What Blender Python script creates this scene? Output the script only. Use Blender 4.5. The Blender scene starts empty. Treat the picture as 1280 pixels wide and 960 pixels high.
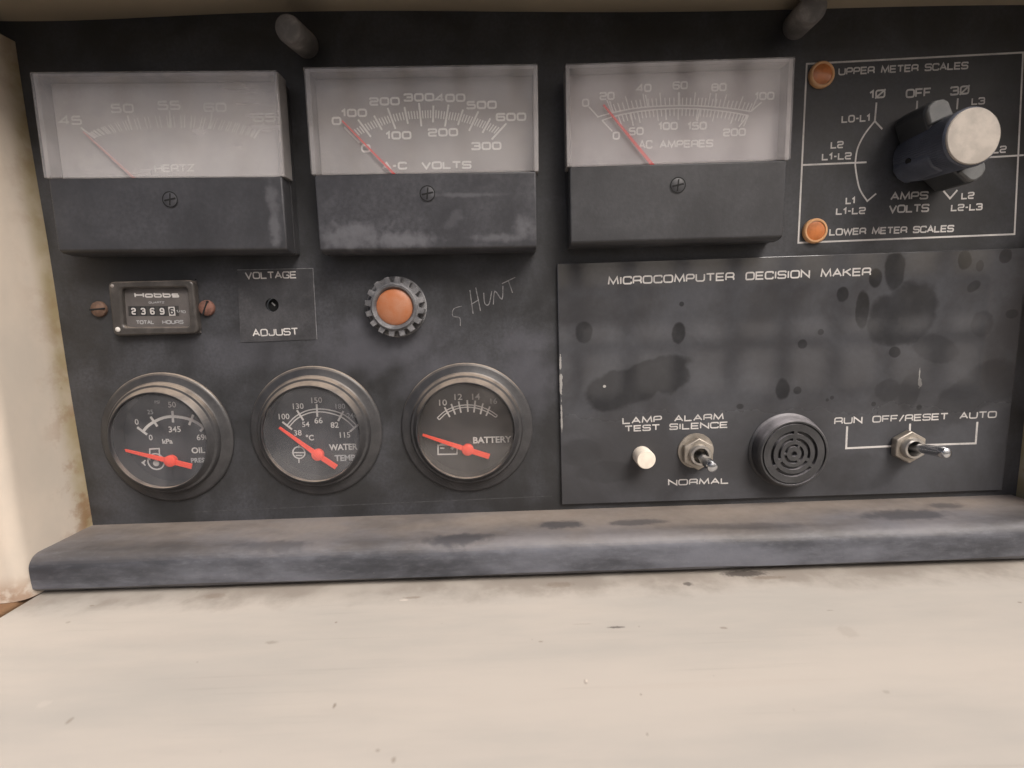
import bpy, bmesh, math, random
from mathutils import Vector
random.seed(7)
MM = 0.001
S = bpy.context.scene
COL = S.collection
rad = math.radians

# ------------------------------------------------------------------ camera
# panel space: x right, z up, panel face at y = 0, everything sticks out to -y (height h in mm)
CAM_F, CAM_D = 620.0, 248.0          # focal length in photo pixels, distance to the panel in mm
PITCH, ROLL = rad(8.1), rad(1.9)
fwd = Vector((0, math.cos(PITCH), -math.sin(PITCH)))
_up = Vector((0, math.sin(PITCH), math.cos(PITCH)))
_rt = Vector((1, 0, 0))
rt = _rt * math.cos(ROLL) - _up * math.sin(ROLL)
up = _up * math.cos(ROLL) + _rt * math.sin(ROLL)
cd = bpy.data.cameras.new('camera')
cam = bpy.data.objects.new('camera', cd)
COL.objects.link(cam)
from mathutils import Matrix
m3 = Matrix((rt, up, -fwd)).transposed()
cam.matrix_world = Matrix.Translation((0, -CAM_D * MM, 0)) @ m3.to_4x4()
cd.sensor_width = 36
cd.lens = CAM_F / 1280 * 36
cd.clip_start = 0.004
cd.clip_end = 200
cd.dof.use_dof = True
cd.dof.focus_distance = 0.245
cd.dof.aperture_fstop = 8.0
S.camera = cam

# ------------------------------------------------------------------ light
SUN_EL, SUN_AZ = 48, 34               # degrees; azimuth from straight behind the camera, negative = from the left
w = bpy.data.worlds.new('World')
S.world = w
w.use_nodes = True
nt = w.node_tree
bg = nt.nodes['Background']
sky = nt.nodes.new('ShaderNodeTexSky')
sky.sky_type = 'NISHITA'
sky.sun_disc = False
sky.sun_elevation = rad(SUN_EL)
sky.sun_rotation = rad(180 - SUN_AZ)
sky.air_density = 0.7
sky.dust_density = 7.0
sky.ozone_density = 0.3
nt.links.new(sky.outputs[0], bg.inputs['Color'])
bg.inputs['Strength'].default_value = 0.08
sd = bpy.data.lights.new('sun', 'SUN')
sd.energy = 1.5
sd.angle = rad(26)
sd.color = (1.0, 0.985, 0.97)
sun = bpy.data.objects.new('sun', sd)
COL.objects.link(sun)
a = rad(SUN_AZ)
to_sun = Vector((math.sin(a) * math.cos(rad(SUN_EL)), -math.cos(a) * math.cos(rad(SUN_EL)), math.sin(rad(SUN_EL))))
sun.rotation_euler = to_sun.to_track_quat('Z', 'Y').to_euler()
S.cycles.caustics_reflective = False
S.cycles.caustics_refractive = False
S.cycles.use_adaptive_sampling = False
S.view_settings.view_transform = 'Standard'
S.view_settings.look = 'None'
S.view_settings.gamma = 1
S.view_settings.exposure = 0.67

# ------------------------------------------------------------------ measuring
def at(px, py, h=0.0):
    """photo pixel -> (x, z) in mm on the plane h mm in front of the panel"""
    d = fwd * CAM_F + rt * (px - 640) - up * (py - 480)
    t = (CAM_D - h) / d.y
    return d.x * t, d.z * t

def V(u, v, h):
    return Vector((u * MM, -h * MM, v * MM))

# ------------------------------------------------------------------ materials
class NT:
    def __init__(s, name):
        s.m = bpy.data.materials.new(name)
        s.m.use_nodes = True
        s.t = s.m.node_tree
        s.t.nodes.clear()
        s.out = s.n('ShaderNodeOutputMaterial')
    def n(s, typ, **kw):
        nd = s.t.nodes.new(typ)
        for k, v in kw.items():
            setattr(nd, k, v)
        return nd
    def l(s, a, b):
        s.t.links.new(a, b)
    def set(s, sock, v):
        if isinstance(v, bpy.types.NodeSocket):
            s.l(v, sock)
        elif isinstance(v, (tuple, list)) and len(v) == 3 and sock.type == 'RGBA':
            sock.default_value = (*v, 1)
        else:
            sock.default_value = v
    def math(s, op, a, b=0.0, clamp=False):
        nd = s.n('ShaderNodeMath', operation=op, use_clamp=clamp)
        s.set(nd.inputs[0], a)
        s.set(nd.inputs[1], b)
        return nd.outputs[0]
    def mix(s, fac, a, b):
        nd = s.n('ShaderNodeMix', data_type='RGBA')
        s.set(nd.inputs[0], fac)
        s.set(nd.inputs[6], a)
        s.set(nd.inputs[7], b)
        return nd.outputs[2]
    def coord(s):
        if not hasattr(s, '_c'):
            s._c = s.n('ShaderNodeTexCoord').outputs['Object']
        return s._c
    def map(s, scale=(1, 1, 1), rot=(0, 0, 0), loc=(0, 0, 0), vec=None, typ='POINT'):
        nd = s.n('ShaderNodeMapping', vector_type=typ)
        s.l(vec or s.coord(), nd.inputs[0])
        nd.inputs['Location'].default_value = loc
        nd.inputs['Rotation'].default_value = rot
        nd.inputs['Scale'].default_value = scale
        return nd.outputs[0]
    def noise(s, scale, detail=4, rough=0.55, vec=None, dist=0.0):
        nd = s.n('ShaderNodeTexNoise')
        s.l(vec or s.coord(), nd.inputs['Vector'])
        nd.inputs['Scale'].default_value = scale
        nd.inputs['Detail'].default_value = detail
        nd.inputs['Roughness'].default_value = rough
        nd.inputs['Distortion'].default_value = dist
        return nd.outputs['Fac']
    def ramp(s, v, lo, hi, a=0.0, b=1.0, smooth=True):
        nd = s.n('ShaderNodeMapRange', interpolation_type='SMOOTHSTEP' if smooth else 'LINEAR')
        s.set(nd.inputs[0], v)
        nd.inputs[1].default_value = lo
        nd.inputs[2].default_value = hi
        nd.inputs[3].default_value = a
        nd.inputs[4].default_value = b
        return nd.outputs[0]
    def upness(s):
        """0..1 how far the real surface faces up (settled dust)"""
        g = s.n('ShaderNodeNewGeometry')
        x = s.n('ShaderNodeSeparateXYZ')
        s.l(g.outputs['True Normal'], x.inputs[0])
        return s.ramp(x.outputs[2], 0.15, 0.85)
    def principled(s, col, rough=0.5, metal=0.0, spec=0.5, bump=None, bumpd=0.00005, coat=0.0):
        p = s.n('ShaderNodeBsdfPrincipled')
        s.set(p.inputs['Base Color'], col)
        s.set(p.inputs['Roughness'], rough)
        p.inputs['Metallic'].default_value = metal
        p.inputs['Specular IOR Level'].default_value = spec
        p.inputs['Coat Weight'].default_value = coat
        if bump is not None:
            b = s.n('ShaderNodeBump')
            b.inputs['Strength'].default_value = 1.0
            b.inputs['Distance'].default_value = bumpd
            s.l(bump, b.inputs['Height'])
            s.l(b.outputs[0], p.inputs['Normal'])
        return p
    def done(s, shader):
        s.l(shader.outputs[0], s.out.inputs[0])
        return s.m
    def blots(s, spots, wob=0.25, wscale=160, soft=0.13, c=(0, 0)):
        """mask of uneven elliptical blots; each (x, z, rx, rz, rot, amount) in mm relative to the object's origin"""
        nz = s.n('ShaderNodeTexNoise')
        s.l(s.coord(), nz.inputs['Vector'])
        nz.inputs['Scale'].default_value = wscale
        nz.inputs['Detail'].default_value = 3
        off = s.math('MULTIPLY', s.math('SUBTRACT', nz.outputs['Fac'], 0.5), wob * 2)
        acc = None
        for (x, z, rx, rz, ro, am) in spots:
            mp = s.map(scale=(rx * MM, 1000.0, rz * MM), rot=(0, ro, 0), loc=((x - c[0]) * MM, 0, (z - c[1]) * MM), typ='TEXTURE')
            ln = s.n('ShaderNodeVectorMath', operation='LENGTH')
            s.l(mp, ln.inputs[0])
            d = s.math('ADD', ln.outputs['Value'], off)
            v = s.ramp(d, 1 + soft, 1 - soft, 0.0, am)
            acc = v if acc is None else s.math('MAXIMUM', acc, v)
        return acc

def dusty(name, base, dust=(0.13, 0.122, 0.118), amount=0.5, rough=0.5, scale=30, speck=0.35, top=0.0, top_col=(0.23, 0.19, 0.155),
          spec=0.5, scratch=0.0, bump=0.00004, stains=None, stain_col=None, stain_rough=None, clean=0.0, light=None, light_col=(0.5, 0.48, 0.45), light_wob=0.9, light_scale=700, light_soft=0.09, dull=None, c=(0, 0)):
    t = NT(name)
    big = t.noise(scale, 8, 0.62, dist=0.3)
    d = t.ramp(big, 0.36, 0.68, 0.12, 1.0)
    fine = t.noise(scale * 25, 3, 0.6)
    d = t.math('MULTIPLY', d, t.ramp(fine, 0.3, 0.7, 1 - speck, 1 + speck, False))
    d = t.math('MULTIPLY', d, amount, True)
    if scratch:
        v = t.map(scale=(14, 1, 420), rot=(0, rad(9), 0))
        sc = t.ramp(t.noise(9, 2, 0.5, vec=v), 0.70, 0.78, 0, scratch)
        v2 = t.map(scale=(480, 1, 10), rot=(0, rad(-21), 0))
        sc = t.math('MAXIMUM', sc, t.ramp(t.noise(7, 2, 0.5, vec=v2), 0.73, 0.8, 0, scratch * 0.8))
        d = t.math('ADD', d, t.math('MULTIPLY', sc, t.ramp(big, 0.4, 0.6)), True)
    col = t.mix(d, base, dust)
    rg = t.ramp(d, 0, 1, rough * 0.8, min(1, rough * 1.35), False)
    if stains:
        msk = t.blots(stains, c=c)
        msk = t.math('MULTIPLY', msk, t.ramp(t.noise(75, 5, .6), .3, .65, .72, 1.0))
        col = t.mix(msk, col, stain_col)
        if stain_rough is not None:
            nd = t.n('ShaderNodeMix', data_type='FLOAT')
            t.set(nd.inputs[0], msk); t.set(nd.inputs[2], rg); t.set(nd.inputs[3], stain_rough)
            rg = nd.outputs[0]
    if light:
        col = t.mix(t.blots(light, wob=light_wob, wscale=light_scale, soft=light_soft, c=c), col, light_col)
    if top:
        tp = t.math('MULTIPLY', t.upness(), t.ramp(t.noise(scale * 2.2, 6, 0.6), 0.3, 0.62, 0.35, 1.0))
        col = t.mix(t.math('MULTIPLY', tp, top, True), col, top_col)
    p = t.principled(col, rg, spec=spec, bump=t.noise(scale * 40, 3, 0.6), bumpd=bump)
    if dull:
        # film of dust and grime that takes the gloss off the lower part of the plate
        z = t.n('ShaderNodeSeparateXYZ'); t.l(t.coord(), z.inputs[0])
        k = t.ramp(t.math('ADD', z.outputs[2], t.math('MULTIPLY', t.math('SUBTRACT', t.noise(38, 5), .5), .03)), dull[0] * MM, dull[1] * MM)
        nd = t.n('ShaderNodeMix', data_type='FLOAT')
        t.set(nd.inputs[0], k); t.set(nd.inputs[2], rg); t.set(nd.inputs[3], 0.42)
        t.l(nd.outputs[0], p.inputs['Roughness'])
        t.l(t.ramp(k, 0, 1, spec, 0.25, False), p.inputs['Specular IOR Level'])
    return t.done(p)

def paint(name, col, rough=0.5, var=0.12, scale=60, metal=0.0, spec=0.5, top=0.0, top_col=(0.35, 0.3, 0.25)):
    t = NT(name)
    n = t.noise(scale, 6, 0.6)
    dark = tuple(c * (1 - var) for c in col)
    lite = tuple(min(1, c * (1 + var)) for c in col)
    c = t.mix(t.ramp(n, 0.35, 0.65), dark, lite)
    if top:
        c = t.mix(t.math('MULTIPLY', t.upness(), top), c, top_col)
    r = t.ramp(n, 0.3, 0.7, rough * 0.85, min(1, rough * 1.2), False)
    return t.done(t.principled(c, r, metal, spec, bump=t.noise(scale * 20, 3), bumpd=0.00002))

def film(name, dust_lo, dust_hi, col, scale=22, gloss=0.05, streak=0.0):
    """clear pane under a film of dust"""
    t = NT(name)
    n = t.noise(scale, 6, 0.6, dist=0.4)
    a = t.ramp(n, 0.33, 0.67, dust_lo, dust_hi)
    if streak:
        v = t.map(scale=(4, 1, 60), rot=(0, rad(10), 0))
        a = t.math('ADD', a, t.math('MULTIPLY', t.ramp(t.noise(3, 5, 0.6, vec=v), 0.5, 0.75), streak), True)
    tr = t.n('ShaderNodeBsdfTransparent')
    df = t.n('ShaderNodeBsdfDiffuse')
    df.inputs['Color'].default_value = (*col, 1)
    mx = t.n('ShaderNodeMixShader')
    t.l(a, mx.inputs[0]); t.l(tr.outputs[0], mx.inputs[1]); t.l(df.outputs[0], mx.inputs[2])
    gl = t.n('ShaderNodeBsdfGlossy')
    gl.inputs['Roughness'].default_value = 0.08
    lw = t.n('ShaderNodeLayerWeight')
    mg = t.n('ShaderNodeMixShader')
    f5 = t.math('POWER', lw.outputs['Facing'], 5.0)
    t.l(t.math('ADD', t.math('MULTIPLY', f5, 0.6), gloss), mg.inputs[0])
    t.l(mx.outputs[0], mg.inputs[1]); t.l(gl.outputs[0], mg.inputs[2])
    return t.done(mg)

def px_blots(lst, h, k=0.4):
    out = []
    for q in lst:
        px, py, rx, ry = q[:4]
        ro = rad(q[4]) if len(q) > 4 else 0
        am = q[5] if len(q) > 5 else 0.9
        x, z = at(px, py, h)
        out.append((x, z, rx * k, ry * k, ro, am))
    return out

# blots left by splashes on the module plate (photo measurements)
MOD_H = 2.0
MOD_STAINS = px_blots([
    (730, 415, 10.5, 14), (848.5, 416.5, 8.5, 12.5), (768, 488, 38, 25, -22, .8), (818, 463, 44, 15, -14, .8), (835, 470, 26, 22, -20, .8), (795, 482, 40, 22, -20, .8),
    (978, 486, 9, 13.5), (997, 488, 5, 5), (1003, 430, 5.5, 5.5), (1053.5, 368, 7.5, 9.5), (1094.5, 348, 8.5, 11.5), (1118, 338, 12.5, 24),
    (1078, 388, 8.5, 23), (1110, 400, 26, 30, 0, .75), (1140, 388, 32, 34, 0, .75), (1125, 410, 36, 22, 0, .75), (1118.5, 440, 7, 7), (1170, 436, 30, 17, 20, .5), (1206, 325, 8.5, 10.5),
    (1257, 320, 8, 8.5, 0, .8), (1225, 332, 4.5, 6.5, 0, .7), (1217, 358, 9, 6, -35, .7), (1110, 488, 16, 14, 0, .45), (1137, 490, 13, 24, 10, .45),
    (1245, 475, 38, 26, 0, .5), (1205, 500, 42, 26, -35, .5), (852, 380, 3, 3), (1026, 415, 4, 4), (925, 508, 4.5, 3.5), (1092, 505, 3, 3), (1149, 509, 3.5, 3.5),
    (1040, 497, 2.5, 2.5), (1034, 500, 2, 2), (1228, 405, 14, 16, 0, .4), (1110, 313, 5, 3.5), (1265, 392, 8, 6, 0, .7), (726, 566, 26, 18, 0, .3), (760, 590, 40, 14, 0, .3), (1072, 590, 50, 26, 0, .3),
], MOD_H)
MOD_CHIPS = px_blots([(700.5, 452, 1.2, 10, 0, .6), (701, 478, 2.0, 13, 0, .6), (702, 520, 1.0, 20, 0, .6), (1150, 478, 2.4, 6, 0, .25), (1149.5, 466, .8, 7, 0, .5), (755.5, 483, 1.6, 1.6), (1008, 540, 1.8, 1.3)], MOD_H)
PANEL_LIGHT = px_blots([(470, 435, 70, 26, -8, .32), (560, 470, 55, 30, 0, .25), (455, 415, 40, 18, 0, .25), (660, 470, 26, 42, 0, .3), (655, 430, 30, 16, 0, .25), (300, 440, 60, 22, 0, .15)], 0)
SHELF_Z = -123.6

M = {}
M['panel'] = dusty('black_panel_paint', (0.022, 0.022, 0.022), dust=(0.076, 0.078, 0.088), amount=0.6, rough=0.5, scale=26, scratch=0.5, light=PANEL_LIGHT, light_col=(0.175, 0.175, 0.205), light_wob=0.7, light_scale=90, light_soft=0.75)
M['meter_case'] = dusty('meter_case_plastic', (0.030, 0.030, 0.032), dust=(0.13, 0.13, 0.14), amount=0.35, rough=0.42, scale=34, top=0.8, scratch=0.2)
M['meter_skirt_worn'] = dusty('meter_skirt_plastic_scuffed', (0.038, 0.038, 0.042), dust=(0.11, 0.11, 0.122), amount=0.45, rough=0.42, scale=24, scratch=0.8, speck=0.5, light=[(-34, -32, 13, 5, 0, .5), (-12, -34, 14, 3, 0, .5), (44, -30, 3.5, 4, 40, .5), (20, -14.5, 16, .8, 0, .35), (34, -33.5, 11, 1.4, 0, .4), (12, -25, 4, 2, 40, .2)], light_col=(.19, .19, .205), light_wob=1.5, light_scale=230, light_soft=.8)
M['meter_skirt_edge'] = dusty('meter_skirt_plastic_edge_worn', (0.038, 0.038, 0.041), dust=(0.09, 0.09, 0.099), amount=0.5, rough=0.42, scale=22, scratch=0.4, light=[(47, -14, 2, 6, 0, .35), (47.5, -28, 1.8, 8, 0, .4)], light_col=(.20, .20, .215), light_wob=1.6, light_scale=260, light_soft=.8)
M['meter_skirt'] = dusty('meter_skirt_plastic', (0.040, 0.040, 0.042), dust=(0.085, 0.085, 0.092), amount=0.5, rough=0.42, scale=22, scratch=0.25)
M['cup_black'] = paint('cup_matt_black', (0.02, 0.02, 0.021), 0.8, 0.15)
M['dial_black'] = paint('dial_black', (0.020, 0.020, 0.023), 0.6, 0.2)
M['dial_hazed_thin'] = paint('dial_haze_grey', (0.40, 0.377, 0.37), 0.6, 0.12, 40)  # black dial lightened: haze of the window put into its colour
M['dial_hazed'] = paint('dial_pale_grey', (0.54, 0.515, 0.51), 0.6, 0.14, 30)  # same window haze in the dial colour, strongest here
M['dial_greyed'] = paint('dial_mid_grey', (0.49, 0.455, 0.455), 0.6, 0.14, 35)  # window haze in the dial colour, middling
M['mark_faint'] = paint('printed_hazed', (0.80, 0.78, 0.76), 0.6, 0.12, 60)  # white print toned down for the window haze over it
M['mark_white'] = paint('printed_white', (0.93, 0.91, 0.88), 0.6, 0.03)
M['print_white'] = dusty('silkscreen_white', (0.66, 0.63, 0.60), dust=(0.30, 0.29, 0.285), amount=0.5, rough=0.6, scale=90, speck=0.6)
M['print_grey'] = paint('silkscreen_grey', (0.36, 0.36, 0.36), 0.6, 0.12)
M['needle_red'] = paint('needle_red', (0.92, 0.075, 0.035), 0.5, 0.06)
M['needle_washed'] = paint('needle_washed_out', (0.72, 0.40, 0.38), 0.5, 0.06)  # red needle paled, window haze put into its colour
M['needle_pink'] = paint('needle_faded_red', (0.90, 0.07, 0.07), 0.5, 0.06)
M['film_heavy'] = film('dusty_window_heavy', 0.20, 0.29, (0.86, 0.82, 0.81), streak=0.06)
M['film_mid'] = film('dusty_window', 0.13, 0.18, (0.88, 0.83, 0.81), streak=0.03)
M['film_ammeter'] = film('dusty_window_even', 0.15, 0.21, (0.88, 0.82, 0.82), streak=0.05)
M['gauge_glass'] = film('gauge_glass', 0.035, 0.075, (0.58, 0.58, 0.61), scale=40, gloss=0.04)
M['gauge_glass_oily'] = film('gauge_glass_brownish', 0.03, 0.07, (0.55, 0.50, 0.46), scale=30, gloss=0.04)
M['gauge_black'] = dusty('gauge_bezel_black', (0.026, 0.026, 0.028), dust=(0.12, 0.115, 0.115), amount=0.35, rough=0.45, scale=40, top=1.0, top_col=(0.29, 0.24, 0.195))
M['module'] = dusty('module_plate_black', (0.048, 0.047, 0.049), dust=(0.088, 0.090, 0.098), amount=0.9, rough=0.06, scale=18, spec=0.8, speck=0.12, scratch=0.12, bump=0.00001,
                    stains=MOD_STAINS, stain_col=(0.026, 0.026, 0.027), stain_rough=0.05, light=MOD_CHIPS, dull=(-38, -66))
M['label'] = dusty('label_plate_black', (0.036, 0.036, 0.038), dust=(0.115, 0.113, 0.12), amount=0.5, rough=0.45, scale=40, scratch=0.5)
M['black_hole'] = paint('dark_recess', (0.008, 0.008, 0.008), 0.8, 0.1)
M['steel'] = paint('worn_nickel', (0.52, 0.49, 0.45), 0.38, 0.14, 200, metal=0.85)
M['steel_dull'] = paint('dull_nickel', (0.40, 0.36, 0.31), 0.48, 0.2, 160, metal=0.7, top=0.3)
M['chrome'] = paint('bright_chrome', (0.55, 0.56, 0.58), 0.2, 0.05, 120, metal=1.0)
M['amber'] = paint('amber_lens', (0.50, 0.17, 0.055), 0.18, 0.22, 140)
M['amber_dusty'] = dusty('amber_lens_dusty', (0.40, 0.125, 0.04), dust=(0.44, 0.25, 0.17), amount=0.55, rough=0.4, scale=70, speck=0.2)
M['amber_rim'] = paint('amber_rim', (0.66, 0.36, 0.17), 0.45, 0.1, 200)
M['cream_cap'] = paint('cream_cap', (0.45, 0.40, 0.345), 0.55, 0.13, 130)
M['button'] = paint('white_button', (0.85, 0.76, 0.64), 0.5, 0.06, 300)
M['knob'] = dusty('knob_plastic', (0.060, 0.068, 0.09), dust=(0.16, 0.175, 0.225), amount=0.55, rough=0.45, scale=60, speck=0.3, top=0.35, top_col=(0.13, 0.135, 0.15))
M['knob_wing'] = dusty('knob_wing_plastic', (0.035, 0.037, 0.040), dust=(0.08, 0.085, 0.09), amount=0.4, rough=0.5, scale=60)
M['knob_tip'] = dusty('knob_tip_worn', (0.13, 0.135, 0.135), dust=(0.24, 0.235, 0.225), amount=0.7, rough=0.5, scale=80)
M['buzzer'] = dusty('buzzer_black', (0.030, 0.030, 0.031), dust=(0.09, 0.088, 0.09), amount=0.5, rough=0.5, scale=50, top=0.9, top_col=(0.30, 0.285, 0.30))
M['knurl'] = dusty('knurled_ring_grey', (0.075, 0.075, 0.08), dust=(0.25, 0.245, 0.25), amount=0.9, rough=0.55, scale=110, speck=0.5)
M['stud'] = dusty('rubber_stud', (0.10, 0.094, 0.09), dust=(0.28, 0.26, 0.25), amount=0.9, rough=0.7, scale=90)
M['screw_dull'] = paint('screw_dull', (0.12, 0.07, 0.048), 0.6, 0.25, 300)
M['screw_rust'] = paint('screw_rusty', (0.16, 0.075, 0.055), 0.7, 0.3, 300)
M['hour_case'] = dusty('hour_meter_plastic', (0.045, 0.041, 0.038), dust=(0.14, 0.125, 0.115), amount=0.5, rough=0.35, scale=90, top=0.6)
M['hour_face'] = dusty('hour_meter_face', (0.10, 0.09, 0.085), dust=(0.16, 0.145, 0.14), amount=0.6, rough=0.4, scale=70)

def lip_material():
    t = NT('dusty_black_rail')
    base = (0.036, 0.038, 0.045)
    v = t.map(scale=(0.35, 1, 1))
    n = t.noise(40, 8, 0.6, vec=v)
    col = t.mix(t.ramp(n, 0.36, 0.68), base, (0.138, 0.143, 0.166))
    fi = t.noise(420, 6, 0.7, vec=t.map(scale=(0.3, 1, 1)))
    col = t.mix(t.math('MULTIPLY', t.ramp(fi, 0.45, 0.75), t.ramp(n, 0.35, 0.6, .2, .55)), col, (0.16, 0.165, 0.185))
    sp = t.math('MULTIPLY', t.ramp(t.noise(700, 2), 0.72, 0.76), t.ramp(t.noise(25, 3), .48, .6))
    col = t.mix(t.math('MULTIPLY', sp, 0.3), col, (0.4, 0.4, 0.42))
    dn = t.noise(16, 7, 0.6, vec=t.map(scale=(0.5, 1, 1), loc=(3.1, 0, 0)))
    sx = t.n('ShaderNodeSeparateXYZ'); t.l(t.coord(), sx.inputs[0])
    back = t.ramp(t.math('ADD', sx.outputs[1], t.math('MULTIPLY', t.math('SUBTRACT', t.noise(30, 5), 0.5), 0.03)), -0.032, -0.004, 0.35, 1.0)
    tp = t.math('MULTIPLY', t.math('MULTIPLY', t.upness(), back), t.ramp(dn, 0.33, 0.60, 0.40, 0.97))
    dust = t.mix(t.noise(260, 4), (0.22, 0.18, 0.15), (0.30, 0.26, 0.225))
    col = t.mix(tp, col, dust)
    # wiped patches lie on the top face: use x and y of the object
    spots = [(573, 677, 27, 15, 4, .9), (700, 662, 18, 11, 4, .9), (795, 662, 18, 13, 3, .75), (1130, 640, 19, 21, 5, .85), (1180, 634, 11, 9, 3, .7), (345, 692, 28, 16, 3.5, .6), (930, 660, 25, 30, 3, .5)]
    off = t.math('MULTIPLY', t.math('SUBTRACT', t.noise(220, 4), 0.5), 1.4)
    acc = None
    for (px, py, h, rx, ry, am) in spots:
        mp = t.map(scale=(rx * MM, ry * MM, 1000), loc=(at(px, py, h)[0] * MM, -h * MM, 0), typ='TEXTURE')
        ln = t.n('ShaderNodeVectorMath', operation='LENGTH')
        t.l(mp, ln.inputs[0])
        v_ = t.ramp(t.math('ADD', ln.outputs['Value'], off), 1.35, 0.6, 0, am * .85)
        acc = v_ if acc is None else t.math('MAXIMUM', acc, v_)
    col = t.mix(acc, col, (0.045, 0.045, 0.052))
    return t.done(t.principled(col, 0.55, bump=t.noise(300, 6), bumpd=0.0002))

def cream_material(name, base, streak_axis, marks=(), rust=None, rust_amt=0.0, dirt=0.25):
    t = NT(name)
    v = t.map(scale=(0.35, 1.6, 1.0) if streak_axis == 'x' else (1, 1, 0.5))
    n = t.noise(14, 7, 0.6, vec=v)
    n2 = t.noise(60, 5, 0.6, vec=v)
    lo = (base[0] * (1 - dirt * 1.25), base[1] * (1 - dirt * 1.05), base[2] * (1 - dirt * .9))
    col = t.mix(t.ramp(n, 0.35, 0.66), lo, base)
    col = t.mix(t.ramp(n2, 0.5, 0.75, 0, 0.18), col, tuple(c * 0.8 for c in base))
    sp = t.ramp(t.noise(330, 2, 0.4), 0.775, 0.81, 0, 0.3)
    col = t.mix(sp, col, (0.16, 0.12, 0.09))
    if streak_axis == 'x':
        ln_ = t.ramp(t.noise(5, 3, .6, vec=t.map(scale=(2.2, 150, 1))), .60, .72, 0, .28)
        ln_ = t.math('MULTIPLY', ln_, t.ramp(t.noise(11, 3, .5), .45, .6))
        col = t.mix(ln_, col, tuple(c * .62 for c in base))
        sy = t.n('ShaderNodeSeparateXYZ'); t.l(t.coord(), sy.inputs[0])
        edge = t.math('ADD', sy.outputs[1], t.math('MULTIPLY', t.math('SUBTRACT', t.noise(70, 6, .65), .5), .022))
        grime_shade = t.math('MULTIPLY', t.ramp(edge, -0.050, -0.034), t.ramp(t.noise(35, 5), .35, .6, .35, .8))  # band by the rail: grime plus its soft shade, put into the colour
        col = t.mix(grime_shade, col, (0.27, 0.235, 0.20))
    if marks:
        off = t.math('MULTIPLY', t.math('SUBTRACT', t.noise(600, 3), 0.5), 1.3)
        for (x, h, rx, ry, am, c) in marks:
            mp = t.map(scale=(rx * MM, ry * MM, 1000), loc=(x * MM, -h * MM, 0), typ='TEXTURE')
            ln = t.n('ShaderNodeVectorMath', operation='LENGTH')
            t.l(mp, ln.inputs[0])
            col = t.mix(t.ramp(t.math('ADD', ln.outputs['Value'], off), 1.3, 0.6, 0, am), col, c)
    if rust_amt:
        r = t.ramp(t.noise(70, 6, 0.65, vec=t.map(loc=(1.7, 0.4, 2.2))), 0.50, 0.64, 0, rust_amt)
        g = t.n('ShaderNodeSeparateXYZ')
        t.l(t.coord(), g.inputs[0])
        near = t.ramp(g.outputs[1], -0.022, -0.002)                # towards the corner with the panel
        low = t.ramp(g.outputs[2], 0.0, -0.11, 0.25, 0.75)
        r = t.math('MULTIPLY', r, t.math('MULTIPLY', near, low))
        ed = t.math('MULTIPLY', t.ramp(g.outputs[1], -0.011, -0.002), t.ramp(t.noise(45, 4), 0.3, 0.6, 0.4, 0.9))
        col = t.mix(ed, col, (0.33, 0.265, 0.14))
        col = t.mix(r, col, rust)
        lowr = t.math('MULTIPLY', t.ramp(g.outputs[2], -0.109, -0.121), t.ramp(t.noise(150, 4), 0.4, 0.6))
        col = t.mix(t.math('MULTIPLY', lowr, 0.6), col, rust)
    return t.done(t.principled(col, 0.5, spec=0.35, bump=t.noise(90, 5), bumpd=0.00012))

M['lip'] = lip_material()
CREAM = (0.55, 0.50, 0.44)

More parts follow.
